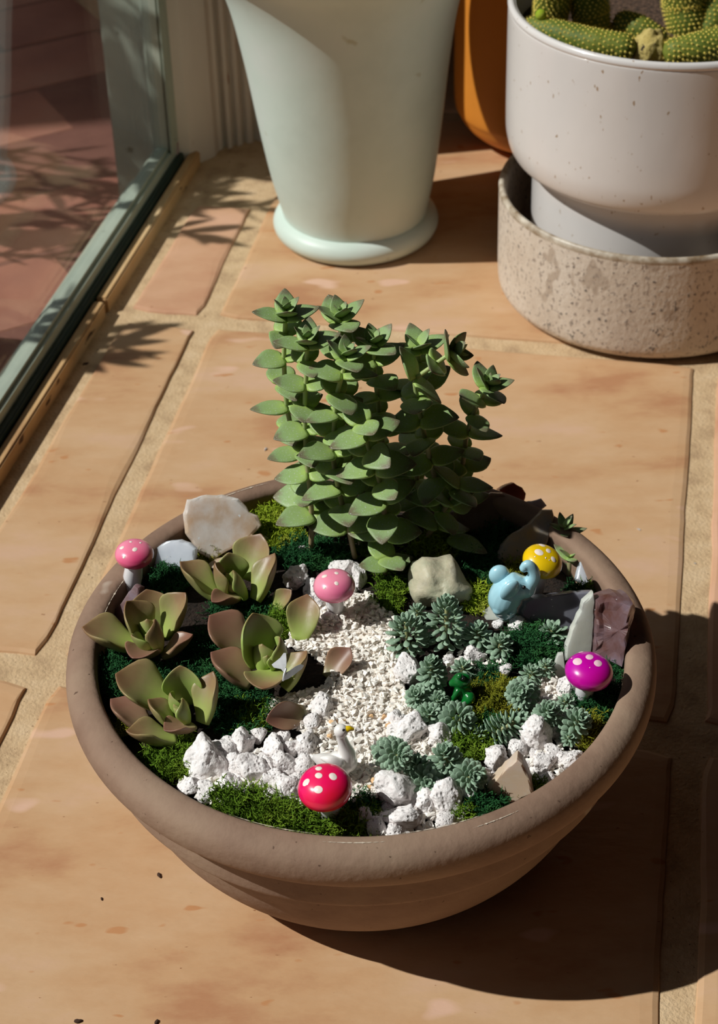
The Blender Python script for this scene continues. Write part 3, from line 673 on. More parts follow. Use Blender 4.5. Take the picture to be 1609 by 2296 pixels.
slab(cE([(400, 130), (470, 90), (520, 75), (580, 110), (618, 160), (600, 230), (540, 245), (500, 230), (480, 190), (420, 160)]), cE([(520, 245)])[0], 60, 15, .006, 'cr_rust', 'small rust brown crystal on the shaded back rim', seed=8)
slab(cE([(500, 240), (600, 235), (735, 205), (785, 260), (730, 300), (640, 370), (520, 470), (440, 520), (410, 430), (460, 300)]), cE([(560, 470)])[0], 45, 15, .005, 'cr_slate', 'dark crystal slab in full shade behind the yellow edged one', seed=9)
slab(cE([(385, 640), (430, 560), (520, 470), (640, 400), (745, 290), (825, 290), (838, 340), (820, 440), (790, 540), (760, 600), (640, 720), (520, 720), (400, 720)]), cE([(560, 740)])[0], 48, 12, .006, 'cr_amber', 'grey crystal slab with a yellow right edge behind the yellow toadstool', seed=10)
slab(cE([(1040, 700), (1130, 690), (1160, 760), (1200, 820), (1245, 880), (1200, 920), (1120, 900), (1010, 840)]), cE([(1120, 920)])[0], 40, 20, .005, 'cr_blue', 'pale bluish crystal piece against the right rim beside the dark green rosette', seed=11)
slab(cE([(600, 1000), (660, 970), (900, 940), (1145, 922), (1150, 1000), (1100, 1150), (980, 1259), (800, 1200), (640, 1160), (560, 1110)]), cE([(860, 1240)])[0], 62, 5, .006, 'cr_slate', 'slate coloured crystal slab standing right of the blue elephant', seed=12)
def c9(pts): return [(1250+x/5.363, 1300+y/5.363) for x, y in pts]
slab(c9([(370, 180), (415, 130), (425, 400), (400, 700), (385, 870), (300, 900), (80, 960), (90, 780), (140, 640), (200, 480), (270, 350), (290, 240)]), c9([(230, 980)])[0], 72, 8, .005, 'cr_clear', 'tall pointed pale translucent crystal blade behind the magenta toadstool', seed=13)
slab(c9([(420, 210), (600, 150), (790, 135), (880, 220), (905, 330), (830, 440), (770, 600), (700, 730), (640, 860), (600, 950), (400, 900), (410, 600)]), c9([(520, 960)])[0], 68, 14, .011, 'cr_purple', 'chunky mauve and red brown crystal leaning on the right rim', seed=14, ridge=c9([(700, 140), (600, 950)]))
slab(c9([(0, 880), (60, 870), (80, 1000), (100, 1180), (60, 1220), (-60, 1200), (-40, 1000)]), c9([(20, 1230)])[0], 70, 0, .003, 'cr_clear', 'thin glassy crystal sliver left of the magenta toadstool', seed=15)
slab([(1080, 1372), (1098, 1358), (1120, 1362), (1126, 1380), (1110, 1396), (1088, 1394)], (1104, 1396), 40, 0, .006, 'cr_clear', 'small sparkling clear crystal crumb at the elephant foot', seed=16)
slab([(1084, 1768), (1130, 1716), (1160, 1690), (1172, 1700), (1188, 1735), (1196, 1768), (1150, 1790), (1100, 1798), (1085, 1790)], (1140, 1800), 74, -8, .009, 'cr_pearl', 'pearly brown edged shard standing near the front right rim', seed=17)

# ---- gravel
def in_poly(x, y, P):
    c = False; j = len(P)-1
    for i in range(len(P)):
        if ((P[i][1] > y) != (P[j][1] > y)) and (x < (P[j][0]-P[i][0])*(y-P[i][1])/(P[j][1]-P[i][1])+P[i][0]): c = not c
        j = i
    return c
GP = [[(705, 1325), (760, 1340), (830, 1325), (850, 1360), (880, 1375), (890, 1450), (905, 1540), (925, 1575), (960, 1620), (950, 1690), (930, 1740), (870, 1775), (800, 1800), (740, 1760), (700, 1700), (680, 1640), (585, 1600), (590, 1575), (640, 1560), (730, 1535), (740, 1500), (700, 1470), (640, 1445), (650, 1420), (710, 1400)],
      [(1160, 1545), (1215, 1490), (1250, 1510), (1290, 1565), (1280, 1600), (1240, 1610), (1190, 1600)], [(1170, 1640), (1300, 1660), (1300, 1700), (1230, 1770), (1150, 1720)], [(900, 1660), (1010, 1640), (1020, 1700), (960, 1740), (905, 1720)],
      [(840, 1820), (980, 1800), (1050, 1790), (1040, 1840), (900, 1870), (835, 1865)], [(1000, 1460), (1090, 1450), (1140, 1490), (1060, 1520), (1000, 1500)], [(400, 1745), (700, 1640), (720, 1760), (640, 1800), (480, 1800), (410, 1770)]]
chipv = []
for i in range(10):
    R = random.Random(i+90); bm = bmesh.new()
    for _ in range(9): bm.verts.new((R.uniform(-1, 1), R.uniform(-1, 1)*.85, R.uniform(-1, 1)*.7))
    bmesh.ops.convex_hull(bm, input=bm.verts)
    for q in [q for q in bm.verts if not q.link_faces]: bm.verts.remove(q)
    bm.verts.ensure_lookup_table(); bm.verts.index_update()
    chipv.append((np.array([q.co[:] for q in bm.verts]), [tuple(x.index for x in ff.verts) for ff in bm.faces])); bm.free()
spots = []
R = random.Random(3)
for gi, P in enumerate(GP):
    xs = [p[0] for p in P]; ys = [p[1] for p in P]; area = (max(xs)-min(xs))*(max(ys)-min(ys)); n = int(area/(38 if gi == 0 else 80))
    for _ in range(n):
        x, y = R.uniform(min(xs), max(xs)), R.uniform(min(ys), max(ys))
        if in_poly(x, y, P) and Vector(at(x, y, SURF)).xy.length < .1165: spots.append((x, y, R.choice([0, 0, 0, 1])))
chip_me = {}
for k, mt in (('w', 'chip'), ('a', 'chip_amber'), ('g', 'chip_grey')):
    chip_me[k] = [mesh('gravel_chip', v_, f_, mt, smooth=False) for v_, f_ in chipv]
V = []; F = []; nb = 0
order = sorted(spots, key=lambda s: -(s[1]+300*(s[2] == 1)*(in_poly(s[0], s[1], GP[0]))))
solo = set(id(s) for s in [s for s in order if s[2] == 1 and in_poly(s[0], s[1], GP[0])][:300])
for s in order:
    x, y, lay = s; r = R.uniform(.0012, .0020)*(.85+.2*(y-1350)/400); p = at(x, y, SURF+.0005+lay*.0016+.0012*noise.noise(Vector((x*.02, y*.02, 0))))
    q = Matrix.Rotation(R.uniform(0, 6.3), 4, 'Z') @ Matrix.Rotation(R.uniform(-.8, .8), 4, 'X'); ci = R.randrange(10)
    mt_ = Matrix.Translation(p) @ q @ Matrix.Diagonal((r*1.25, r*1.1, r, 1))
    if id(s) in solo:
        u = R.random(); k = 'a' if u < .05 else ('g' if u < .10 else 'w')
        o = link('gravel_chip', chip_me[k][ci], None, mt_)
        tag(o, {'w': 'small white angular gravel chip lying on top of the pale path', 'a': 'small amber tinted gravel chip on the pale path', 'g': 'small greyish gravel chip on the pale path'}[k], 'gravel', {'w': 'white gravel chips on top of the path', 'a': 'amber gravel chips on the path', 'g': 'grey gravel chips on the path'}[k])
    else:
        A = np.array(mt_); vv = chipv[ci][0] @ A[:3, :3].T + A[:3, 3]; V.extend(map(tuple, vv)); F.extend(tuple(i+nb for i in ff) for ff in chipv[ci][1]); nb += len(vv)
for P in GP[:2]+GP[3:4]:
    for gy in range(int(min(p[1] for p in P)), int(max(p[1] for p in P)), 7):
        for gx in range(int(min(p[0] for p in P)), int(max(p[0] for p in P)), 7):
            if in_poly(gx+3.5, gy+3.5, P):
                b = len(V)
                for dx_, dy_ in ((0, 0), (7, 0), (7, 7), (0, 7)):
                    q = at(gx+dx_, gy+dy_, SURF-.0002); V.append((q.x, q.y, q.z+.0006*noise.noise(q*900)))
                F.append((b+3, b+2, b+1, b))
o = link('fine_gravel', mesh('fine_gravel', V, F, 'chip', smooth=False)); tag(o, 'fine pale gravel filling the winding path and gaps between stones in the bowl', 'gravel', kind='stuff')

# ---- moss
def moss(cx, cy, rx, ry, mt, label, dens=1.0, hump=.004, size=1.0, ang=0, zb=None):
    R = np.random.default_rng(int(cx*3+cy)); zb = SURF-.001 if zb is None else zb
    n = int(rx*ry*.17*dens); V = []; F = []; nb = 0
    ca, sa = math.cos(math.radians(ang)), math.sin(math.radians(ang))
    def put_strand(p, d, L, r, depth):
        nonlocal nb
        segs = 4 if depth == 0 else 2
        pts = [p]
        dd = Vector(d)
        for i in range(segs):
            dd = (dd+Vector(R.normal(0, .42, 3))).normalized(); pts.append(pts[-1]+dd*L/segs)
        for i, q in enumerate(pts):
            rr = r*(1-.75*i/segs); t = (pts[min(i+1, segs)]-pts[max(i-1, 0)]).normalized(); o1 = t.orthogonal().normalized(); o2 = t.cross(o1)
            for k in range(3):
                a = k*2.0944; V.append(q+o1*(math.cos(a)*rr)+o2*(math.sin(a)*rr))
        for i in range(segs):
            for k in range(3): F.append((nb+i*3+k, nb+i*3+(k+1) % 3, nb+(i+1)*3+(k+1) % 3, nb+(i+1)*3+k))
        nb += 3*(segs+1)
        if depth < 1:
            for i in range(1, segs+1):
                for _ in range(2 if R.random() < .5 else 1):
                    put_strand(pts[i], (dd*.5+Vector(R.normal(0, .8, 3))).normalized(), L*.42, r*.75, depth+1)
    # cushion underneath
    P0 = at(cx, cy, zb)
    nn = 10
    for j in range(nn+1):
        for i in range(24):
            rr = j/nn; a = 2*math.pi*i/24; k = 1+.25*noise.noise(Vector((math.cos(a)*1.5+cx, math.sin(a)*1.5+cy, 0)))
            ex, ey = rx*rr*math.cos(a)*k*.88, ry*rr*math.sin(a)*k*.88
            q = at(cx+ex*ca-ey*sa, cy+ex*sa+ey*ca, zb); q = q+Vector((0, 0, hump*.75*(1-rr**2)+.0009*noise.noise(q*400)-.001)); V.append(q)
    for j in range(nn):
        for i in range(24): F.append((j*24+i, j*24+(i+1) % 24, (j+1)*24+(i+1) % 24, (j+1)*24+i))
    nb = len(V)
    for _ in range(n):
        a = R.uniform(0, 6.283); rr = math.sqrt(R.uniform(0, 1)); k = 1+.25*noise.noise(Vector((math.cos(a)*1.5+cx, math.sin(a)*1.5+cy, 0)))
        ex, ey = rx*rr*math.cos(a)*k, ry*rr*math.sin(a)*k
        q = at(cx+ex*ca-ey*sa, cy+ex*sa+ey*ca, zb)+Vector((0, 0, hump*.7*(1-rr**2)))
        if math.hypot(q.x, q.y) > .1185: continue
        d = Vector((R.normal(0, .6), R.normal(0, .6)-.15, R.uniform(.3, 1.0))).normalized()
        put_strand(q, d, R.uniform(.0035, .0065)*size, R.uniform(.00026, .00042)*size**.5, 0)
    V = [v_-P0 for v_ in V]
    o = link('moss', mesh('moss', V, F, mt, smooth=False), None, Matrix.Translation(P0)); return tag(o, label, 'moss', kind='stuff')
MS = [(622, 1150, 74, 50, 'moss_lime', 'bright lime green moss cushion at the back rim left of the tall plant', 1.1, .006),
 (628, 1203, 52, 30, 'moss_lime', 'yellow green moss tuft behind the top rosette', 1.1, .004),
 (700, 1248, 86, 32, 'moss_dark', 'dark green moss at the feet of the tall plant stems on the left', 1.1, .004),
 (367, 1212, 50, 20, 'moss_green', 'thin green moss along the back left rim behind the bluish crystal', .8, .003),
 (470, 1240, 34, 26, 'moss_olive', 'reddish olive moss between milky and bluish crystals', .6, .002),
 (376, 1302, 52, 36, 'moss_dark', 'dark green moss between the left pink toadstool and the top rosette', 1.1, .005),
 (552, 1370, 92, 30, 'moss_dark', 'dark green moss strip between the top and middle rosettes', 1.1, .004),
 (632, 1402, 36, 30, 'moss_green', 'mid green moss tuft beside the brown leaves right of the middle rosette', 1.2, .005),
 (262, 1515, 58, 50, 'moss_dark', 'dark green moss at the left rim below the leftmost rosette', 1.2, .004),
 (345, 1530, 72, 34, 'moss_dark', 'dark green moss between the leftmost and the lower rosette', 1.0, .003),
 (538, 1596, 74, 60, 'moss_dark', 'dark green moss patch between lower and middle rosettes', .9, .003),
 (565, 1612, 44, 34, 'moss_green', 'curly green moss beside the brown leaf lying on the gravel', 1.0, .003),
 (500, 1540, 60, 34, 'moss_dark', 'dark moss in the shadow between the middle rosette and the lower rosette', 1.0, .003),
 (455, 1470, 40, 50, 'moss_dark', 'dark moss deep in shadow between leftmost and middle rosettes', .9, .002),
 (280, 1632, 22, 18, 'moss_olive', 'small olive moss tuft at the left rim by the lower rosette', 1.2, .003),
 (395, 1705, 74, 44, 'moss_green', 'green moss below the lower rosette along the front left rim', 1.2, .005),
 (590, 1822, 122, 30, 'moss_green', 'grass green moss band along the front rim', 1.2, .005, 1.35, 14),
 (735, 1850, 110, 26, 'moss_green', 'grass green moss at the front rim under the red and pink toadstool', 1.3, .005, 1.35, 0),
 (812, 1818, 34, 34, 'moss_dark', 'dark moss tuft right of the red and pink toadstool stalk', 1.0, .004),
 (972, 1240, 62, 34, 'moss_lime', 'bright green wiry moss right of the front tall stem', 1.1, .005, 1.2, -25),
 (880, 1322, 34, 52, 'moss_green', 'green moss left of the chunky green grey stone', 1.2, .005),
 (905, 1275, 30, 26, 'moss_green', 'green moss tuft behind the chunky green grey stone', 1.0, .005),
 (1072, 1285, 56, 50, 'moss_dark', 'dark moss between the chunky stone and the blue elephant', 1.1, .004),
 (1068, 1348, 44, 28, 'moss_lime', 'lime green moss ball in front of the blue elephant', 1.4, .006),
 (1155, 1290, 26, 22, 'moss_olive', 'olive moss seen between the elephant back and trunk', 1.0, .004),
 (1190, 1455, 72, 46, 'moss_dark', 'dark green moss in the middle of the blue green succulents', 1.2, .006),
 (1098, 1528, 44, 30, 'moss_dark', 'dark moss behind the green frog on its right', 1.0, .004),
 (1112, 1575, 72, 42, 'moss_olive', 'olive yellow moss cushion beside the green frog', 1.5, .006),
 (1048, 1662, 56, 44, 'moss_green', 'green moss between the small succulents in the front right', 1.0, .003, 1.2),
 (1095, 1640, 30, 26, 'moss_dark', 'dark moss under the big slanting succulent head', 1.0, .003),
 (1335, 1575, 60, 46, 'moss_dark', 'dark green moss under the magenta toadstool by the right rim', 1.3, .005),
 (1318, 1650, 28, 38, 'moss_olive', 'yellow green moss strip down the right rim', 1.1, .004, 1.2),
 (1088, 1806, 52, 24, 'moss_dark', 'dark green moss at the front right rim before the pearly shard', 1.2, .004),
 (1040, 1826, 26, 14, 'moss_green', 'small green moss tuft touching the front right rim', 1.2, .003),
 (1186, 1775, 46, 18, 'moss_green', 'small green moss behind the pearly shard by the rim', 1.1, .003),
 (1384, 1470, 18, 50, 'moss_dark', 'dark moss between the mauve crystal and the right rim', 1.2, .004),
 (1288, 1240, 34, 32, 'moss_dark', 'dark moss around the small dark rosette by the right rim', 1.0, .004),
 (1330, 1325, 36, 12, 'moss_green', 'thin green moss behind the mauve crystal on the right', 1.2, .003),
 (1120, 1215, 60, 40, 'moss_dark', 'dark moss in deep shade between the back crystals', .7, .003),
 (1290, 1335, 24, 24, 'moss_dark', 'dark moss under the yellow toadstool', .9, .003),
 (830, 1232, 30, 16, 'moss_green', 'small green moss tuft left of the front tall stem', 1.2, .004)]
for a in MS: moss(*a)

# ---- leaves
def interp(x, P):
    for i in range(len(P)-1):
        if x <= P[i+1][0]:
            u = (x-P[i][0])/(P[i+1][0]-P[i][0]); u = u*u*(3-2*u) if 0 else u
            return P[i][1]+(P[i+1][1]-P[i][1])*u
    return P[-1][1]
def leaf_mesh(name, mt, outline, thick, cup=0.0, bend=0.0, nl=14, nr=14, keel=0.0):
    """unit leaf: length 1 along x, half width 0.5, thickness along z"""
    V = []; F = []; A = []
    for j in range(nl+1):
        s = 1-(1-j/nl)**1.25; w = .5*interp(s, outline)+.0005; tk = thick*math.sqrt(max(.02, w*2))*(1.0-.55*s)
        for i in range(nr):
            a = 2*math.pi*i/nr; y = w*math.cos(a); k = math.sin(a)
            z = tk*(k if k > 0 else k*(1+keel))+cup*(y*2)**2*(.4+.6*min(1, s*2))+bend*s*s
            V.append((s, y, z)); A.append(s)
    for j in range(nl):
        for i in range(nr): F.append((j*nr+i, j*nr+(i+1) % nr, (j+1)*nr+(i+1) % nr, (j+1)*nr+i))
    F.append(tuple(range(nr))[::-1]); F.append(tuple(range(nl*nr, (nl+1)*nr)))
    return mesh(name, V, F, mt, True, A)
GO = [(0, .46), (.12, .60), (.32, .86), (.50, 1.0), (.62, 1.0), (.74, .86), (.84, .62), (.92, .36), (.97, .15), (1, .02)]
GL = {k: [leaf_mesh('leaf', k, GO, .10, .26, .20, 18, 18, keel=1.0), leaf_mesh('leaf', k, GO, .12, .20, .14, 18, 18, keel=.8)] for k in ('ghost', 'ghost_green', 'ghost_brown')}
def rosette(label, centre, zc, leaves, axis=(0, -.15, 1)):
    C0 = at(centre[0], centre[1], zc-.006); t = thing('rosette_succulent', label, 'succulent', C0); ax = Vector(axis).normalized()
    st = at(centre[0], centre[1], zc)
    v, f, s = tube([C0-Vector((0, 0, .006)), st+ax*.002], [.003, .0035], 10); link('stem', mesh('stem', v, f, 'stem', True, [0.3]*len(v)), t)
    for (bx, by, bz, tx, ty, tz, w, k) in leaves:
        B = at(bx, by, bz); T = at(tx, ty, tz); D = T-B; L = D.length
        A = ax + (C0+ax*.02-(B+T)/2).normalized()*.5
        link('leaf', GL[k][random.randrange(2)], t, frame_m(B-D*.06, D, A, L*1.10, w*PM*1.25, L*1.12))
    return t
rosette('brown tipped green rosette succulent overhanging the left rim', (335, 1440), .106, [
 (300, 1447, .106, 184, 1426, .1125, 74, 'ghost'), (330, 1436, .106, 273, 1356, .122, 72, 'ghost'), (348, 1405, .105, 329, 1322, .120, 84, 'ghost'), (372, 1420, .106, 430, 1338, .122, 68, 'ghost'),
 (368, 1468, .105, 436, 1432, .112, 40, 'ghost_brown'), (345, 1452, .106, 300, 1490, .109, 66, 'ghost_brown'), (355, 1455, .107, 362, 1394, .122, 48, 'ghost'), (338, 1436, .107, 330, 1400, .119, 34, 'ghost_green'),
 (338, 1455, .107, 290, 1433, .116, 40, 'ghost_green'), (342, 1440, .109, 344, 1420, .116, 22, 'ghost_green')])
rosette('green and brown rosette succulent topmost of the left group, below the milky crystal', (522, 1322), .106, [
 (480, 1335, .106, 399, 1276, .115, 58, 'ghost'), (508, 1328, .106, 468, 1272, .121, 52, 'ghost'), (522, 1305, .106, 510, 1236, .123, 66, 'ghost_green'), (556, 1296, .105, 592, 1205, .119, 80, 'ghost'),
 (574, 1340, .106, 624, 1250, .119, 52, 'ghost'), (546, 1338, .107, 537, 1278, .121, 46, 'ghost_green'), (530, 1340, .106, 476, 1362, .109, 44, 'ghost_brown'), (510, 1315, .108, 500, 1287, .115, 24, 'ghost_green'), (532, 1318, .109, 530, 1296, .116, 20, 'ghost_green')])
rosette('large rosette succulent beside the gravel path with the silver butterfly on it', (600, 1486), .106, [
 (580, 1486, .106, 552, 1377, .127, 92, 'ghost_green'), (545, 1455, .105, 467, 1389, .116, 84, 'ghost_brown'), (560, 1530, .104, 470, 1476, .112, 78, 'ghost_brown'), (630, 1494, .106, 643, 1436, .121, 56, 'ghost_green'),
 (588, 1500, .107, 583, 1452, .120, 44, 'ghost_green'), (605, 1505, .107, 590, 1558, .1085, 76, 'ghost'), (640, 1540, .105, 697, 1472, .114, 50, 'ghost'), (612, 1498, .109, 622, 1466, .117, 32, 'ghost_green'), (598, 1494, .109, 600, 1475, .116, 22, 'ghost_green')])
rosette('lowest left rosette succulent with pale green centre, near the front left rim', (408, 1592), .107, [
 (372, 1575, .106, 257, 1528, .115, 92, 'ghost'), (420, 1572, .106, 406, 1485, .125, 70, 'ghost_green'), (455, 1615, .106, 488, 1512, .121, 56, 'ghost'), (388, 1625, .107, 327, 1577, .116, 46, 'ghost'),
 (419, 1618, .108, 420, 1570, .119, 46, 'ghost_green'), (394, 1596, .108, 372, 1562, .118, 36, 'ghost_green'), (430, 1628, .107, 370, 1650, .1095, 50, 'ghost_brown'), (390, 1660, .104, 284, 1658, .1085, 54, 'ghost'),
 (330, 1632, .103, 248, 1580, .108, 60, 'ghost_brown'), (400, 1603, .110, 388, 1584, .116, 20, 'ghost_green'), (405, 1610, .109, 398, 1596, .117, 20, 'ghost_green')])
def fallen(bx, by, bz, tx, ty, tz, w, k, label, nrm=(0, -.3, 1)):
    B = at(bx, by, bz); D = at(tx, ty, tz)-B
    o = link('fallen_leaf', GL[k][0], None, frame_m(B, D, Vector(nrm), D.length, w*PM, D.length*.9)); return tag(o, label, 'leaf')
fallen(672, 1436, .100, 690, 1337, .112, 78, 'ghost', 'glossy olive brown leaf standing right of the middle moss strip, above the gravel')
fallen(612, 1372, .100, 660, 1325, .110, 48, 'ghost', 'olive leaf lying just behind the glossy olive brown leaf')
fallen(733, 1520, .099, 788, 1458, .106, 62, 'ghost_brown', 'brown leaf half buried in the gravel path')
fallen(684, 1596, .102, 588, 1618, .106, 62, 'ghost_brown', 'brown leaf lying across the gravel below the middle rosette', (0, -.7, .7))
fallen(560, 1275, .100, 590, 1215, .108, 60, 'ghost_brown', 'brownish leaf leaning under the milky crystal')

# ---- tall stacked succulent stems
CO = [(0, .62), (.10, .86), (.25, .98), (.40, 1.0), (.58, .86), (.75, .60), (.88, .36), (.96, .16), (1, .02)]
CL = [leaf_mesh('leaf', 'crassula', CO, .085, .05, .02, keel=.3), leaf_mesh('leaf', 'crassula', CO, .095, .10, -.06, keel=.3), leaf_mesh('leaf', 'crassula', CO, .09, .03, .10, keel=.3)]
def stacked(label, path, Y, nodes, phase, L=.0176, top=.0165, seed=0, headn=3, headtilt=None, leanY=0.0):
    """path: pixel polyline of the stem from base up, on the upright plane y = Y"""
    R = random.Random(seed); P = [aty(x, y, Y+leanY*i) for i, (x, y) in enumerate(path)]
    cum = [0]
    for i in range(1, len(P)): cum.append(cum[-1]+(P[i]-P[i-1]).length)
    def along(d):
        for i in range(1, len(P)):
            if d <= cum[i] or i == len(P)-1:
                u = (d-cum[i-1])/max(1e-6, cum[i]-cum[i-1]); return P[i-1].lerp(P[i], u), (P[i]-P[i-1]).normalized()
    fine = [along(cum[-1]*k/24)[0] for k in range(25)]
    t = thing('stacked_succulent', label, 'succulent', P[0], 'tall stems of the stacked leaf plant')
    v, f, s = tube(fine, [.00135-.0003*k/24 for k in range(25)], 8); link('stem', mesh('stem', v, f, 'stem', True, [min(1, max(0, (q.z-.10)/.12)) for q in v]), t)
    tot = cum[-1]
    for k in range(nodes):
        u = (k+.5)/nodes; d = tot*(.13+.85*u); p, T = along(d)
        ang = math.radians(phase+90*(k % 2)+R.uniform(-24, 24)); base = T.orthogonal()
        X = Vector((1, 0, 0)); X = (X-T*X.dot(T)).normalized(); Yv = T.cross(X)
        l = L*(1.0-.12*u)*R.uniform(.9, 1.1)
        for sgn in (0, math.pi):
            a = ang+sgn; D = (X*math.cos(a)+Yv*math.sin(a)); el = R.uniform(-.22, .18)+.14*u; D = (D+T*el).normalized()
            me = CL[R.randrange(3)]
            link('leaf', me, t, frame_m(p+D*.0003, D, T+Vector((R.uniform(-.25, .25), R.uniform(-.35, .15), 0)), l, l*.86*R.uniform(.92, 1.08), l*1.0))
    T = along(tot)[1] if headtilt is None else Vector(headtilt).normalized(); p = P[-1]
    X = Vector((1, 0, 0)); X = (X-T*X.dot(T)).normalized(); Yv = T.cross(X)
    for k in range(headn+1):                       # the tight whorl at the tip
        l = top*(1-.22*k); ang = math.radians(phase+90*((nodes+k) % 2)+R.uniform(-12, 12)); el = .25+.38*k
        for sgn in (0, math.pi):
            a = ang+sgn; D = (X*math.cos(a)+Yv*math.sin(a)+T*el).normalized()
            link('leaf', CL[2 if k else 0], t, frame_m(p+T*(.0016*k), D, T, l, l*.80, l*.9))
    return t
stacked('leftmost tall stem of stacked grey green leaves, top leaf reaching furthest left', [(704, 1190), (697, 1120), (688, 1080), (672, 1020), (655, 972), (643, 915), (638, 855), (636, 795), (640, 712)], .088, 8, 8, seed=1)
stacked('tall stem of stacked leaves at the front left, its head below the leftmost one', [(697, 1232), (699, 1160), (693, 1080), (686, 1020), (683, 940), (684, 880), (688, 810), (688, 775)], .075, 8, 5, seed=2)
stacked('tall front stem of stacked leaves with the small cupped head left of centre', [(795, 1248), (778, 1168), (765, 1125), (755, 1080), (745, 1020), (750, 940), (753, 890), (767, 840), (774, 808)], .068, 9, 12, L=.0192, seed=3)
stacked('front stem of stacked leaves with a broken brown tip, lowest in the middle', [(864, 1246), (862, 1180), (860, 1130), (852, 1085), (842, 1050), (826, 1005), (812, 950)], .062, 7, 10, L=.0194, seed=4, headn=0, leanY=-.001)
stacked('tallest stem of stacked leaves rising at the back to the highest crown', [(806, 1170), (790, 1080), (778, 980), (770, 880), (764, 790), (763, 722)], .100, 9, 20, L=.018, top=.0185, seed=5, headn=4)
stacked('stem of stacked leaves behind the centre with a head just right of the tallest crown', [(884, 1180), (868, 1080), (855, 980), (846, 890), (838, 825), (838, 780)], .092, 9, 25, seed=6)
stacked('stem of stacked leaves right of centre, its crown bent over to the right', [(1010, 1185), (990, 1120), (968, 1050), (952, 980), (938, 915), (928, 850), (968, 822), (1004, 796)], .082, 8, 0, L=.0192, seed=7, headtilt=(.95, -.1, .35), headn=3, top=.017)
stacked('stem of stacked leaves with the pale pointed head left of the bent crown', [(925, 1190), (932, 1100), (940, 1000), (945, 920), (940, 850), (938, 785)], .102, 8, 30, seed=8, headn=2)
stacked('rightmost dark shaded stem of stacked leaves leaning right', [(1020, 1170), (1025, 1100), (1037, 1040), (1044, 985), (1054, 945), (1072, 902), (1090, 872)], .094, 7, 15, L=.0172, seed=9, headn=3)
stacked('short drooping stem of stacked leaves low at the front, lying in the moss', [(864, 1285), (865, 1266), (866, 1252)], .052, 1, 15, L=.0150, seed=10, headn=0)
stacked('short shaded stem of stacked leaves leaning low on the right above the brown crystal', [(960, 1200), (985, 1160), (1010, 1120), (1030, 1085)], .078, 4, 10, L=.0180, seed=12, headn=0)
def lone(bx, by, bz, tx, ty, tz, w, label):
    B = at(bx, by, bz); D = at(tx, ty, tz)-B
    o = link('fallen_leaf', CL[0], None, frame_m(B, D, Vector((0, 0, 1)), D.length, w*PM, D.length)); return tag(o, label, 'leaf')
lone(1010, 1205, .104, 1092, 1243, .104, 62, 'grey green pointed leaf lying in the shade right of the tall plant')

# ---- small dark rosette at the right rim
def small_rosette(label, px, py, z, n, L, k='crassula'):
    p = at(px, py, z); t = thing('rosette_succulent', label, 'succulent', p)
    v, f, s = tube([p-Vector((0, 0, .008)), p], [.0014, .0014], 8); link('stem', mesh('stem', v, f, 'stem', True, [.4]*len(v)), t)
    for i in range(n):
        a = i*2.4; el = .15+.9*i/n; l = L*(1-.5*i/n); D = Vector((math.cos(a), math.sin(a), el)).normalized()
        link('leaf', CL[2], t, frame_m(p+Vector((0, 0, .0006*i)), D, Vector((-math.cos(a)*el, -math.sin(a)*el, 1)), l, l*.55, l*.9))
    return t
small_rosette('small dark green pointed rosette in the shade by the right rim', 1262, 1196, .106, 9, .0120)
small_rosette('small dark rosette below the other one, right behind the yellow toadstool', 1278, 1256, .101, 6, .012)

# ---- blue green chunky succulents
SO = [(0, .35), (.12, .66), (.3, .92), (.55, 1.0), (.75, .92), (.9, .62), (1, .12)]
SL = leaf_mesh('leaf', 'sedum', SO, .17, -.02, .12, nl=7, nr=8)
def sedum(px, py, w, h, label, ax=(0, 0, 1), n=None, seed=0, z=None, open_=0.0):
    """px,py: centre in the picture; w,h apparent size in pixels; ax the growing direction"""
    R = random.Random(seed+int(px)); A = Vector(ax).normalized(); rad = w*PM/2
    # length of the head along its axis from its apparent height
    cosv = math.sqrt(max(.1, 1-abs(A.dot(FW))**2)); Lh = max(.0035, (h*PM-rad*1.1)/cosv)
    c = at(px, py, (z if z is not None else SURF+.001)+Lh*.5*max(.2, A.z)+.001)
    B = c-A*Lh*.5; t = thing('stonecrop', label, 'succulent', B, 'blue green stonecrop heads')
    v, f, s = tube([B-A*.003, B+A*Lh*.9], [.0013, .0009], 6); link('stem', mesh('stem', v, f, 'stem', True, [.5]*len(v)), t)
    n = n or int(20+Lh/.00030*1.0); n = min(n, 90)
    X = A.orthogonal().normalized(); Y = A.cross(X); LL = min(.0052, rad*.78)
    for i in range(n):
        u = (i+.5)/n; a = i*2.39996+R.uniform(-.12, .12)
        el = -.15+1.9*max(0, u-.35)**1.6*2.2+R.uniform(-.06, .06); prof = math.sqrt(max(.05, 1-max(0, (u-.35)/.66)**2))
        rr = rad*prof*(1-open_*0); D = (X*math.cos(a)+Y*math.sin(a)+A*el).normalized()
        l = LL*(.62+.38*prof)*R.uniform(.9, 1.08)
        k = max(0, rr-l*.80)
        p = B+A*(Lh*u)+(X*math.cos(a)+Y*math.sin(a))*k
        link('leaf', SL, t, frame_m(p, D, A, l, l*.60, l*.82))
    return t
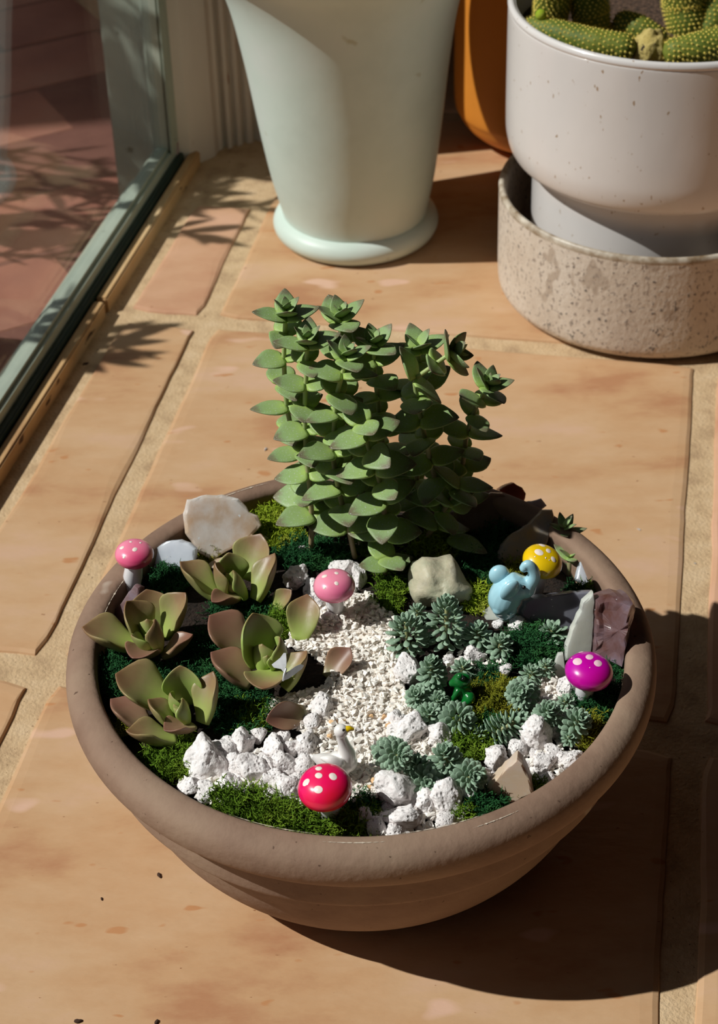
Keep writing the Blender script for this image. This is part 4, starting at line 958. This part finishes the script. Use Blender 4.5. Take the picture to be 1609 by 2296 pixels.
SD = [(912, 1420, 92, 112, 'left one of the two big cone shaped blue green succulents by the gravel', (-.08, .05, 1)),
 (1000, 1393, 88, 146, 'tallest cone shaped blue green succulent in front of the chunky stone', (.03, .1, 1)),
 (936, 1375, 46, 52, 'small blue green head hiding behind the two big cones', (0, .2, 1)),
 (1071, 1425, 64, 74, 'blue green head right of the tallest cone', (.02, 0, 1)),
 (1122, 1448, 58, 62, 'blue green head between the right neighbour of the tallest cone and the dark moss', (.12, -.1, 1)),
 (1238, 1418, 70, 56, 'open blue green head in front of the slate coloured slab', (-.15, .1, 1)),
 (1148, 1383, 36, 24, 'tiny dark blue green head at the elephant foot', (0, -.3, 1)),
 (968, 1508, 62, 90, 'blue green cone left of the green frog', (0, -.05, 1)),
 (1038, 1500, 52, 44, 'small blue green head right behind the green frog', (.1, 0, 1)),
 (936, 1562, 52, 46, 'small round blue green head below the tall pumice stone, leftmost of its row', (-.1, -.6, 1)),
 (983, 1572, 46, 40, 'small round blue green head directly left of the frog foot', (.1, -.6, 1)),
 (962, 1604, 58, 46, 'flat blue green head in the row below the frog', (.1, -.4, 1)),
 (1028, 1614, 76, 66, 'wide open blue green rosette head below the frog', (.5, -.9, .9)),
 (1170, 1556, 70, 64, 'blue green rosette head right of the olive moss cushion', (-.2, -.8, 1)),
 (1192, 1512, 52, 48, 'blue green head behind the one at the olive moss', (.25, .1, 1)),
 (1224, 1498, 44, 48, 'small blue green head left of the magenta toadstool', (.2, 0, 1)),
 (1138, 1628, 66, 112, 'biggest slanting blue green head pointing up to the right', (.95, .15, .55)),
 (1227, 1602, 58, 66, 'blue green head left of the rim moss in the right corner', (.1, -.5, 1)),
 (1291, 1622, 64, 70, 'open blue green rosette beside the moss at the right rim', (.3, -.5, 1)),
 (886, 1693, 66, 88, 'shaded blue green head on the gravel right of the duck', (.25, -.9, .8)),
 (1000, 1704, 68, 84, 'upright blue green head left of the green front moss', (-.1, -.2, 1)),
 (938, 1722, 62, 60, 'blue green head behind the low front rosette', (-.3, .0, 1)),
 (955, 1752, 68, 52, 'low blue green rosette behind the square pumice stone', (.1, -.9, .9)),
 (1051, 1742, 70, 66, 'round blue green rosette left of the pearly shard', (.3, -.9, .9)),
 (1074, 1644, 36, 38, 'few pointed pale leaves left of the slanting blue green head', (-.5, 0, 1)),
 (1268, 1575, 40, 34, 'tiny blue green sprig below the magenta toadstool stones', (-.2, -.2, 1)),
 (1275, 1655, 36, 30, 'tiny blue green sprig between rim moss and pumice', (0, -.2, 1))]
for i, (x, y, w_, h_, lb, ax) in enumerate(SD): sedum(x, y, w_, h_, lb, ax, seed=i)

# ================================================================== FIGURINES
def toadstool(label, cx, cy, rx, zc, foot, foot_z, cap, dots, dotmat='creamdot', axis=(0, 0, 1), squash=.64, stem_w=.40):
    R_ = rx/4900*1.0; C0 = at(cx, cy, zc); A = Vector(axis).normalized(); Bp = at(foot[0], foot[1], foot_z)
    t = thing('toadstool', label, 'figurine', Bp)
    pr = smooth_profile([(.0001, squash), (.35, squash*.95), (.66, squash*.78), (.88, squash*.48), (.98, squash*.15), (1.0, -.08), (.93, -.30), (.78, -.42), (.5, -.46), (.0001, -.44)], 5)
    v, f = lathe([(r*R_, z*R_) for r, z in pr], 48)
    X = Vector((1, 0, 0)); mw = frame_m(C0, (X-A*X.dot(A)), A)
    link('cap', mesh('cap', v, f, cap), t, mw)
    top = C0-A*R_*.40; 
    pts = [Bp+(Bp-top).normalized()*.001, Bp.lerp(top, .3), Bp.lerp(top, .65), top]
    sw = R_*stem_w; v, f, s = tube(pts, [sw*1.02, sw*1.10, sw*1.0, sw*.92], 20); link('stem', mesh('stalk', v, f, 'whitestem'), t)
    def capz(r):
        for i in range(len(pr)-1):
            if pr[i][0] <= r <= pr[i+1][0]: u = (r-pr[i][0])/max(1e-6, pr[i+1][0]-pr[i][0]); return pr[i][1]+(pr[i+1][1]-pr[i][1])*u
        return 0
    inv = mw.inverted(); 
    for (dx, dy, dr) in dots:                       # pixel offsets from the cap centre, radius in pixels
        d = ray(cx+dx, cy+dy).normalized(); o = inv @ CP; dl = (inv.to_3x3() @ d).normalized()
        hit = None; tt = (o.length-R_*1.6)
        for k in range(900):
            q = o+dl*(tt+k*R_*.004); r = math.hypot(q.x, q.y)/R_
            if r < 1 and q.z/R_ < capz(r) and q.z/R_ > -.2: hit = q; break
        if hit is None: continue
        r = math.hypot(hit.x, hit.y)/R_; e = .03; sl = (capz(min(.999, r+e))-capz(max(0.0, r-e)))/(min(.999, r+e)-max(0.0, r-e)) if r > e else 0
        rad = Vector((hit.x, hit.y, 0)); rad = rad.normalized() if rad.length > 1e-7 else Vector((1, 0, 0))
        nn = (Vector((0, 0, 1))-rad*sl).normalized(); dr_ = dr/4900
        V = []; F = []; nseg = 16; x = nn.orthogonal().normalized(); y = nn.cross(x)
        for (q, hz) in ((0, .00016), (.7, .00014), (1.0, .00002)):
            for a in range(nseg):
                an = 2*math.pi*a/nseg; wv = 1+.10*math.sin(an*2+dx); pt = hit+(x*math.cos(an)+y*math.sin(an))*dr_*q*wv
                rr = math.hypot(pt.x, pt.y)/R_; zz_ = capz(min(.999, rr))*R_; V.append(Vector((pt.x, pt.y, zz_))+nn*(hz+.00004))
        for j in range(2):
            for a in range(nseg): F.append((j*nseg+a, j*nseg+(a+1) % nseg, (j+1)*nseg+(a+1) % nseg, (j+1)*nseg+a))
        link('dot', mesh('dot', V, F, dotmat), t, mw)
    return t
toadstool('pink toadstool with white dots standing on the left rim edge', 301, 1241, 45, .124, (296, 1306), .105, 'pinkcap', [(-28, -13, 5.5), (-8, -26, 3.5), (1, -9, 6), (-23, 8, 3.5), (14, -24, 3)], axis=(.05, 0, 1), squash=.58, stem_w=.46)
toadstool('candy pink toadstool with white dots at the head of the gravel path', 749, 1313, 48, .119, (751, 1362), .103, 'pinkcap2', [(-22, -21, 6), (5, -28, 5), (34, -22, 5.5), (5, -5, 5), (-22, 5, 3.5), (4, -38, 4)], squash=.66, axis=(0, 0, 1))
toadstool('yellow toadstool with white dots held up behind the elephant trunk', 1216, 1258, 47, .125, (1198, 1325), .103, 'yellowcap', [(-8, -20, 10), (13, -23, 7), (24, -4, 7), (-17, -10, 1.8), (7, -7, 2), (15, -2, 1.5), (-1, -36, 8), (34, -22, 4)], axis=(.33, -.10, 1), squash=.62, stem_w=.42)
toadstool('magenta purple toadstool with cream dots near the right rim', 1320, 1504, 52, .119, (1308, 1556), .103, 'magentacap', [(-26, -21, 10.5), (1, -31, 9), (20, -17, 9.5), (-39, -28, 2), (2, -7, 1.3), (-18, -42, 7), (22, -38, 7)], dotmat='pinkdot', axis=(.10, 0, 1), squash=.58, stem_w=.36)
toadstool('shiny red and hot pink toadstool with white dots at the front', 728, 1765, 55, .121, (738, 1826), .101, 'redcap', [(-42, -11, 8), (-14, -26, 7.5), (18, -24, 8.5), (-15, 5, 8.5), (-14, -42, 7)], axis=(-.08, -.05, 1), squash=.66, stem_w=.40)
# duck
def bez(P, n=10):
    out = []
    P = [Vector(p) for p in P]; Q = [P[0]]+P+[P[-1]]
    for i in range(1, len(Q)-2):
        for k in range(n):
            t_ = k/n; out.append(0.5*((2*Q[i])+(-Q[i-1]+Q[i+1])*t_+(2*Q[i-1]-5*Q[i]+4*Q[i+1]-Q[i+2])*t_*t_+(-Q[i-1]+3*Q[i]-3*Q[i+1]+Q[i+2])*t_**3))
    out.append(P[-1]); return out
def bezr(Rr, n=10):
    return [v_[0] for v_ in bez([(r, 0, 0) for r in Rr], n)]
def loft(pts, rads, flat=1.0, n=20): P = bez(pts, 6); r = bezr(rads, 6); v, f, s = tube(P, [max(x, 1e-5) for x in r], n, flat=flat); return v, f
DB = at(757, 1716, .106); Yd = DB.y
dk = thing('duck_figurine', 'tiny white porcelain duck with a yellow beak sitting on the gravel', 'figurine', at(757, 1735, .0995))
def dq(px, py, dy=0): return aty(px, py, Yd+dy)
body = loft([dq(701, 1697), dq(718, 1703), dq(738, 1712), dq(760, 1713), dq(778, 1708)], [.0011, .0030, .0050, .0058, .0046])
neck = loft([dq(775, 1707), dq(776, 1690), dq(771, 1670), dq(765, 1652), dq(764, 1642)], [.0045, .0040, .0027, .0023, .0026])
head = sphere_part(dq(764, 1639), .0032, (1, .95, 1.0))
wingl = loft([dq(722, 1700, -.0040), dq(740, 1704, -.0050), dq(758, 1712, -.0048)], [.0010, .0022, .0026])
link('body', remesh('duck_body', [body, neck, head, wingl], 'duck', .00035, 8), dk)
v, f = loft([dq(774, 1636), dq(782, 1634), dq(790, 1635)], [.0016, .0013, .0008]); link('beak', mesh('beak', v, f, 'beak'), dk)
v, f = sphere_part(dq(770, 1637, -.0028), .00062); link('eye', mesh('eye', v, f, 'black'), dk)
# elephant
EB = at(1135, 1345, .112); Ye = EB.y
el = thing('elephant_figurine', 'pale blue porcelain elephant lifting its trunk toward the yellow toadstool', 'figurine', at(1135, 1372, .100))
def eq(px, py, dy=0): return aty(px, py, Ye+dy)
bod = loft([eq(1132, 1362), eq(1130, 1345), eq(1138, 1325), eq(1150, 1312)], [.0060, .0078, .0076, .0062])
hd = loft([eq(1145, 1317), eq(1160, 1317), eq(1175, 1317)], [.0070, .0066, .0054])
trunk = loft([eq(1172, 1316), eq(1188, 1306), eq(1197, 1290), eq(1194, 1276), eq(1184, 1266), eq(1176, 1268)], [.0046, .0036, .0031, .0027, .0023, .0020])
tip = sphere_part(eq(1174, 1273), .0022)
leg1 = loft([eq(1140, 1350, -.003), eq(1145, 1368, -.005)], [.0036, .0026]); leg2 = loft([eq(1122, 1352, -.002), eq(1118, 1366, -.004)], [.0038, .0032])
link('body', remesh('elephant_body', [bod, hd, trunk, tip, leg1, leg2], 'blue', .0004, 8), el)
v, f = sphere_part((0, 0, 0), .0050, (1.0, .75, 1.05), 24); link('ear', mesh('ear', v, f, 'blue'), el, Matrix.Translation(eq(1119, 1289, .003)))
v, f = sphere_part((0, 0, 0), .0062, (.72, .38, 1.0), 24); link('ear', mesh('ear', v, f, 'blue'), el, Matrix.Translation(eq(1143, 1324, -.0056)) @ Matrix.Rotation(.45, 4, 'Y') @ Matrix.Rotation(.3, 4, 'Z'))
v, f = sphere_part(eq(1174, 1317, -.0062), .0010); link('eye', mesh('eye', v, f, 'black'), el)
# frog
FB = at(1035, 1555, .104); Yf = FB.y
fg = thing('frog_figurine', 'tiny glossy green frog sitting among the blue green succulents', 'figurine', at(1035, 1575, .099))
def fq(px, py, dy=0): return aty(px, py, Yf+dy)
fb = loft([fq(1036, 1572), fq(1038, 1558), fq(1036, 1542), fq(1032, 1530)], [.0046, .0048, .0038, .0034])
fh = loft([fq(1040, 1526), fq(1028, 1527), fq(1014, 1532)], [.0036, .0036, .0018])
ey1 = sphere_part(fq(1030, 1516, -.002), .0016); ey2 = sphere_part(fq(1032, 1515, .002), .0016)
fl = loft([fq(1026, 1550, -.003), fq(1018, 1562, -.004), fq(1012, 1574, -.004)], [.0014, .0012, .0014]); fl2 = loft([fq(1046, 1560, -.002), fq(1052, 1566, -.004), fq(1040, 1578, -.005)], [.0026, .0028, .0014])
link('body', remesh('frog_body', [fb, fh, ey1, ey2, fl, fl2], 'frog', .00035, 6), fg)
for dx in (0,):
    v, f = sphere_part(fq(1038, 1522, -.0038), .00085); link('eye', mesh('eye', v, f, 'black'), fg)
# butterfly
bp0 = at(640, 1505, .118)
bf = thing('butterfly_charm', 'tiny silver butterfly charm with dark veins resting on the middle rosette', 'charm', bp0)
Nb = Vector((.05, -.75, .65)).normalized()
def wing(out, nm, dn):
    pts = [atp(x, y, bp0, (Nb+dn).normalized()) for x, y in out]; n = len(pts); Nn = (Nb+dn).normalized()
    V = [p+Nn*.0002 for p in pts]+[p-Nn*.0002 for p in pts]; F = [tuple(range(n)), tuple(range(n, 2*n))[::-1]]+[(i, n+i, n+(i+1) % n, (i+1) % n) for i in range(n)]
    w_ = link('wing', mesh('wing', V, F, 'silver', smooth=False), bf)
    c = Vector(at(637, 1508, .118)); root = pts[0]; VV = []; FF = []
    for k in range(2, n-1):
        e = root.lerp(pts[k], .88); d = (e-root).normalized(); s_ = d.cross(Nn)*.00011; b = len(VV)
        for q in (root, e): VV.extend([q-s_+Nn*.00026, q+s_+Nn*.00026])
        FF.append((b, b+1, b+3, b+2))
        for u in (.45, .65):
            g = root.lerp(pts[k], u); h = root.lerp(pts[min(k+1, n-1)], u+.2); s2 = (h-g).normalized().cross(Nn)*.00008; b = len(VV); VV.extend([g-s2+Nn*.00026, g+s2+Nn*.00026, h+s2+Nn*.00026, h-s2+Nn*.00026]); FF.append((b, b+1, b+2, b+3))
    link('vein', mesh('vein', VV, FF, 'vein', smooth=False), w_)
wing([(637, 1508), (630, 1500), (614, 1497), (609, 1490), (618, 1483), (628, 1475), (636, 1464), (641, 1464), (642, 1478), (642, 1492)], 'wing', Vector((-.35, 0, 0)))
wing([(638, 1510), (650, 1503), (662, 1494), (674, 1489), (681, 1492), (676, 1500), (668, 1506), (658, 1514), (646, 1522), (636, 1526)], 'wing', Vector((.35, 0, 0)))
v, f, s = tube([atp(634, 1526, bp0, Nb), atp(637, 1512, bp0, Nb), atp(641, 1500, bp0, Nb)], [.0004, .0006, .0005], 8); link('body', mesh('bbody', v, f, 'silver'), bf)

# ================================================================== debris on the tiles
cr = rock_mesh('crumb', 'debris', 3, 2); cw = rock_mesh('crumbw', 'pumice', 4, 2)
for x, y, s_, me, lb in [(357, 1963, .0016, cr, 'dark seed husk lying on the tile left of the bowl'), (176, 2289, .0018, cr, 'dark green scrap at the bottom edge on the tile'), (350, 2293, .0016, cr, 'dark purple scrap at the bottom edge of the photo'),
                         (1432, 1187, .0012, cw, 'single white grit crumb on the tile right of the bowl'), (1558, 1263, .0008, cw, 'tiny white speck in the grout on the right'), (595, 1007, .0016, cw, 'white grit crumb on the tile left of the tall plant, larger one'),
                         (624, 1014, .0012, cw, 'white grit crumb on the tile left of the tall plant, smaller one'), (281, 1038, .0018, cr, 'dark crumb in the grout joint on the left'), (192, 815, .0022, cr, 'dark crumb by the window strip'), (228, 2015, .0010, cr, 'small brown crumb on the front tile')]:
    z0 = s_*.5 if x not in (281, 1558) else -.003
    o = link('crumb', me, None, Matrix.Translation(at(x, y, z0*.6)) @ Matrix.Rotation(x, 4, 'Z') @ Matrix.Diagonal((s_*1.2, s_*.55, s_*.4, 1))); tag(o, lb, 'debris')

# ================================================================== garden outside (casts the leaf shadows through the window)
olf = leaf_mesh('leaf', 'oleaf', [(0, .1), (.2, .6), (.5, 1), (.8, .6), (1, .02)], .02, .02, .05, nl=6, nr=6)
def shrub(base, tips, label, seed):
    R = random.Random(seed); t = thing('garden_shrub', label, 'shrub', base)
    for tp in tips:
        tp = Vector(tp); a = Vector(base); mid = a.lerp(tp, .5)+Vector((0, 0, .08)); P = bez([a, mid, tp], 8)
        v, f, s = tube(P, [.006-.0047*k/(len(P)-1) for k in range(len(P))], 6); link('branch', mesh('branch', v, f, 'bark'), t)
        for k in range(5, len(P)):
            for j in range(2 if k < len(P)-4 else 3):
                d = ((P[k]-P[k-1]).normalized()*.7+Vector((R.uniform(-1, 1), R.uniform(-1, 1), R.uniform(-.5, .6)))*.8).normalized(); L = R.uniform(.028, .045)
                link('leaf', olf, t, frame_m(P[k], d, Vector((R.uniform(-.6, .6), R.uniform(-.6, .6), 1)), L, L*.26, L))
    return t
# the floor spots the shadows fall on, followed back along the sun
def sunback(px, py, h): p = at(px, py, 0); return p-ldir*(h/ldir.z*-1)*1.0
tips = [sunback(x, y, h) for x, y, h in [(470, 372, .40), (540, 392, .42), (450, 425, .38), (560, 455, .40), (420, 470, .36), (440, 525, .36), (395, 455, .42), (500, 350, .5)]]
shrub((-.62, .66, -.05), tips, 'leafy garden shrub outside the window, out of the frame beyond the stile', 4)
tips = [sunback(x, y, h) for x, y, h in [(240, 770, .34), (225, 742, .36), (190, 800, .38)]]
shrub((-.60, .36, -.05), tips, 'small leafy garden shrub outside the window beyond the left edge of the photo', 6)
tips = [sunback(x, y, h) for x, y, h in [(330, 330, .50), (330, 300, .58), (300, 350, .46), (180, 440, .5), (90, 470, .55)]]
shrub((-.95, .95, -.05), tips, 'taller garden shrub further out beyond the glass', 9)

shade_wall = boxm('shade_wall', -2.25, -2.0, .62, 3.2, -.06, 2.1, 'plaster'); tag(shade_wall, kind='structure')  # unseen wall, added to throw shade over the far outdoor pavement
V, F = lathe(smooth_profile([(.001, -.055), (.075, -.055), (.09, 0), (.105, .075), (.11, .10), (.104, .102), (.095, .08), (.001, .075)], 4), 48)
gp = link('shade_pot', mesh('shade_pot', V, F, 'clay'), None, Matrix.Translation((-.41, .385, 0))); tag(gp, 'unseen clay pot added outside the window to shade the pavement, beyond the left edge of the photo', 'flowerpot')  # unseen pot, added to cast shade on the pavement close to the glass

# ================================================================== the room around, behind and beside the camera
def room(name, pts, z0, z1, mt='roomwall'):
    v, f = prism([(x, y, z0) for x, y in pts], [(x, y, z1) for x, y in pts]); o = link(name, mesh(name, v, f, mt, smooth=False)); return tag(o, kind='structure')
M['roomwall'] = mat('room_plaster', [(120, 108, 96)], rough=.9)
q1 = wpt(-1.6, -.024); q0 = wpt(-1.6, -.10); q2 = wpt(-1.0, -.024); q3 = wpt(-1.0, -.10); qe = wpt(.475, -.024); qf = wpt(.475, -.07)
room('wall_left', [(q0.x, q0.y), (q1.x, q1.y), (q2.x, q2.y), (q3.x, q3.y)], -.05, 2.4)
room('wall_left', [(q3.x, q3.y), (q2.x, q2.y), (qe.x, qe.y), (qf.x, qf.y)], 1.26, 2.4)
room('wall_left', [(cp[0].x-.03, .93), (cp[-1].x, .93), (cp[-1].x, 1.75), (cp[0].x-.03, 1.75)], -.05, 2.4)
room('wall_left', [(qf.x+.02, .72), (cp[-1].x, .80), (cp[-1].x, .93), (qf.x+.02, .93)], 1.39, 2.4)
room('wall_back', [(-.3, 1.75), (2.0, 1.75), (2.0, 1.85), (-.3, 1.85)], -.05, 2.4)
room('wall_right', [(2.0, -1.9), (2.1, -1.9), (2.1, 1.85), (2.0, 1.85)], -.05, 2.4)
room('wall_front', [(-.8, -2.0), (2.1, -2.0), (2.1, -1.9), (-.8, -1.9)], -.05, 2.4)
room('wall_left', [(-.9, -2.0), (-.6, -2.0), (q1.x, q1.y), (q0.x, q0.y)], -.05, 2.4)
room('ceiling', [(-.9, -2.0), (2.1, -2.0), (2.1, 1.85), (-.25, 1.85), (-.25, .7), (q0.x, q0.y)], 2.4, 2.45)

jp = [Vector((-.19, .70, z)) for z in (.02, .06, .10, .14, .18)]
tips = [p - ldir*d + Vector((0, dy, 0)) for p, d, dy in zip(jp, (.42, .36, .48, .38, .44), (.01, -.012, .008, -.01, .012))]
shrub((-.72, .78, -.05), tips, 'leafy garden shrub outside right in front of the window jamb, out of the frame', 21)
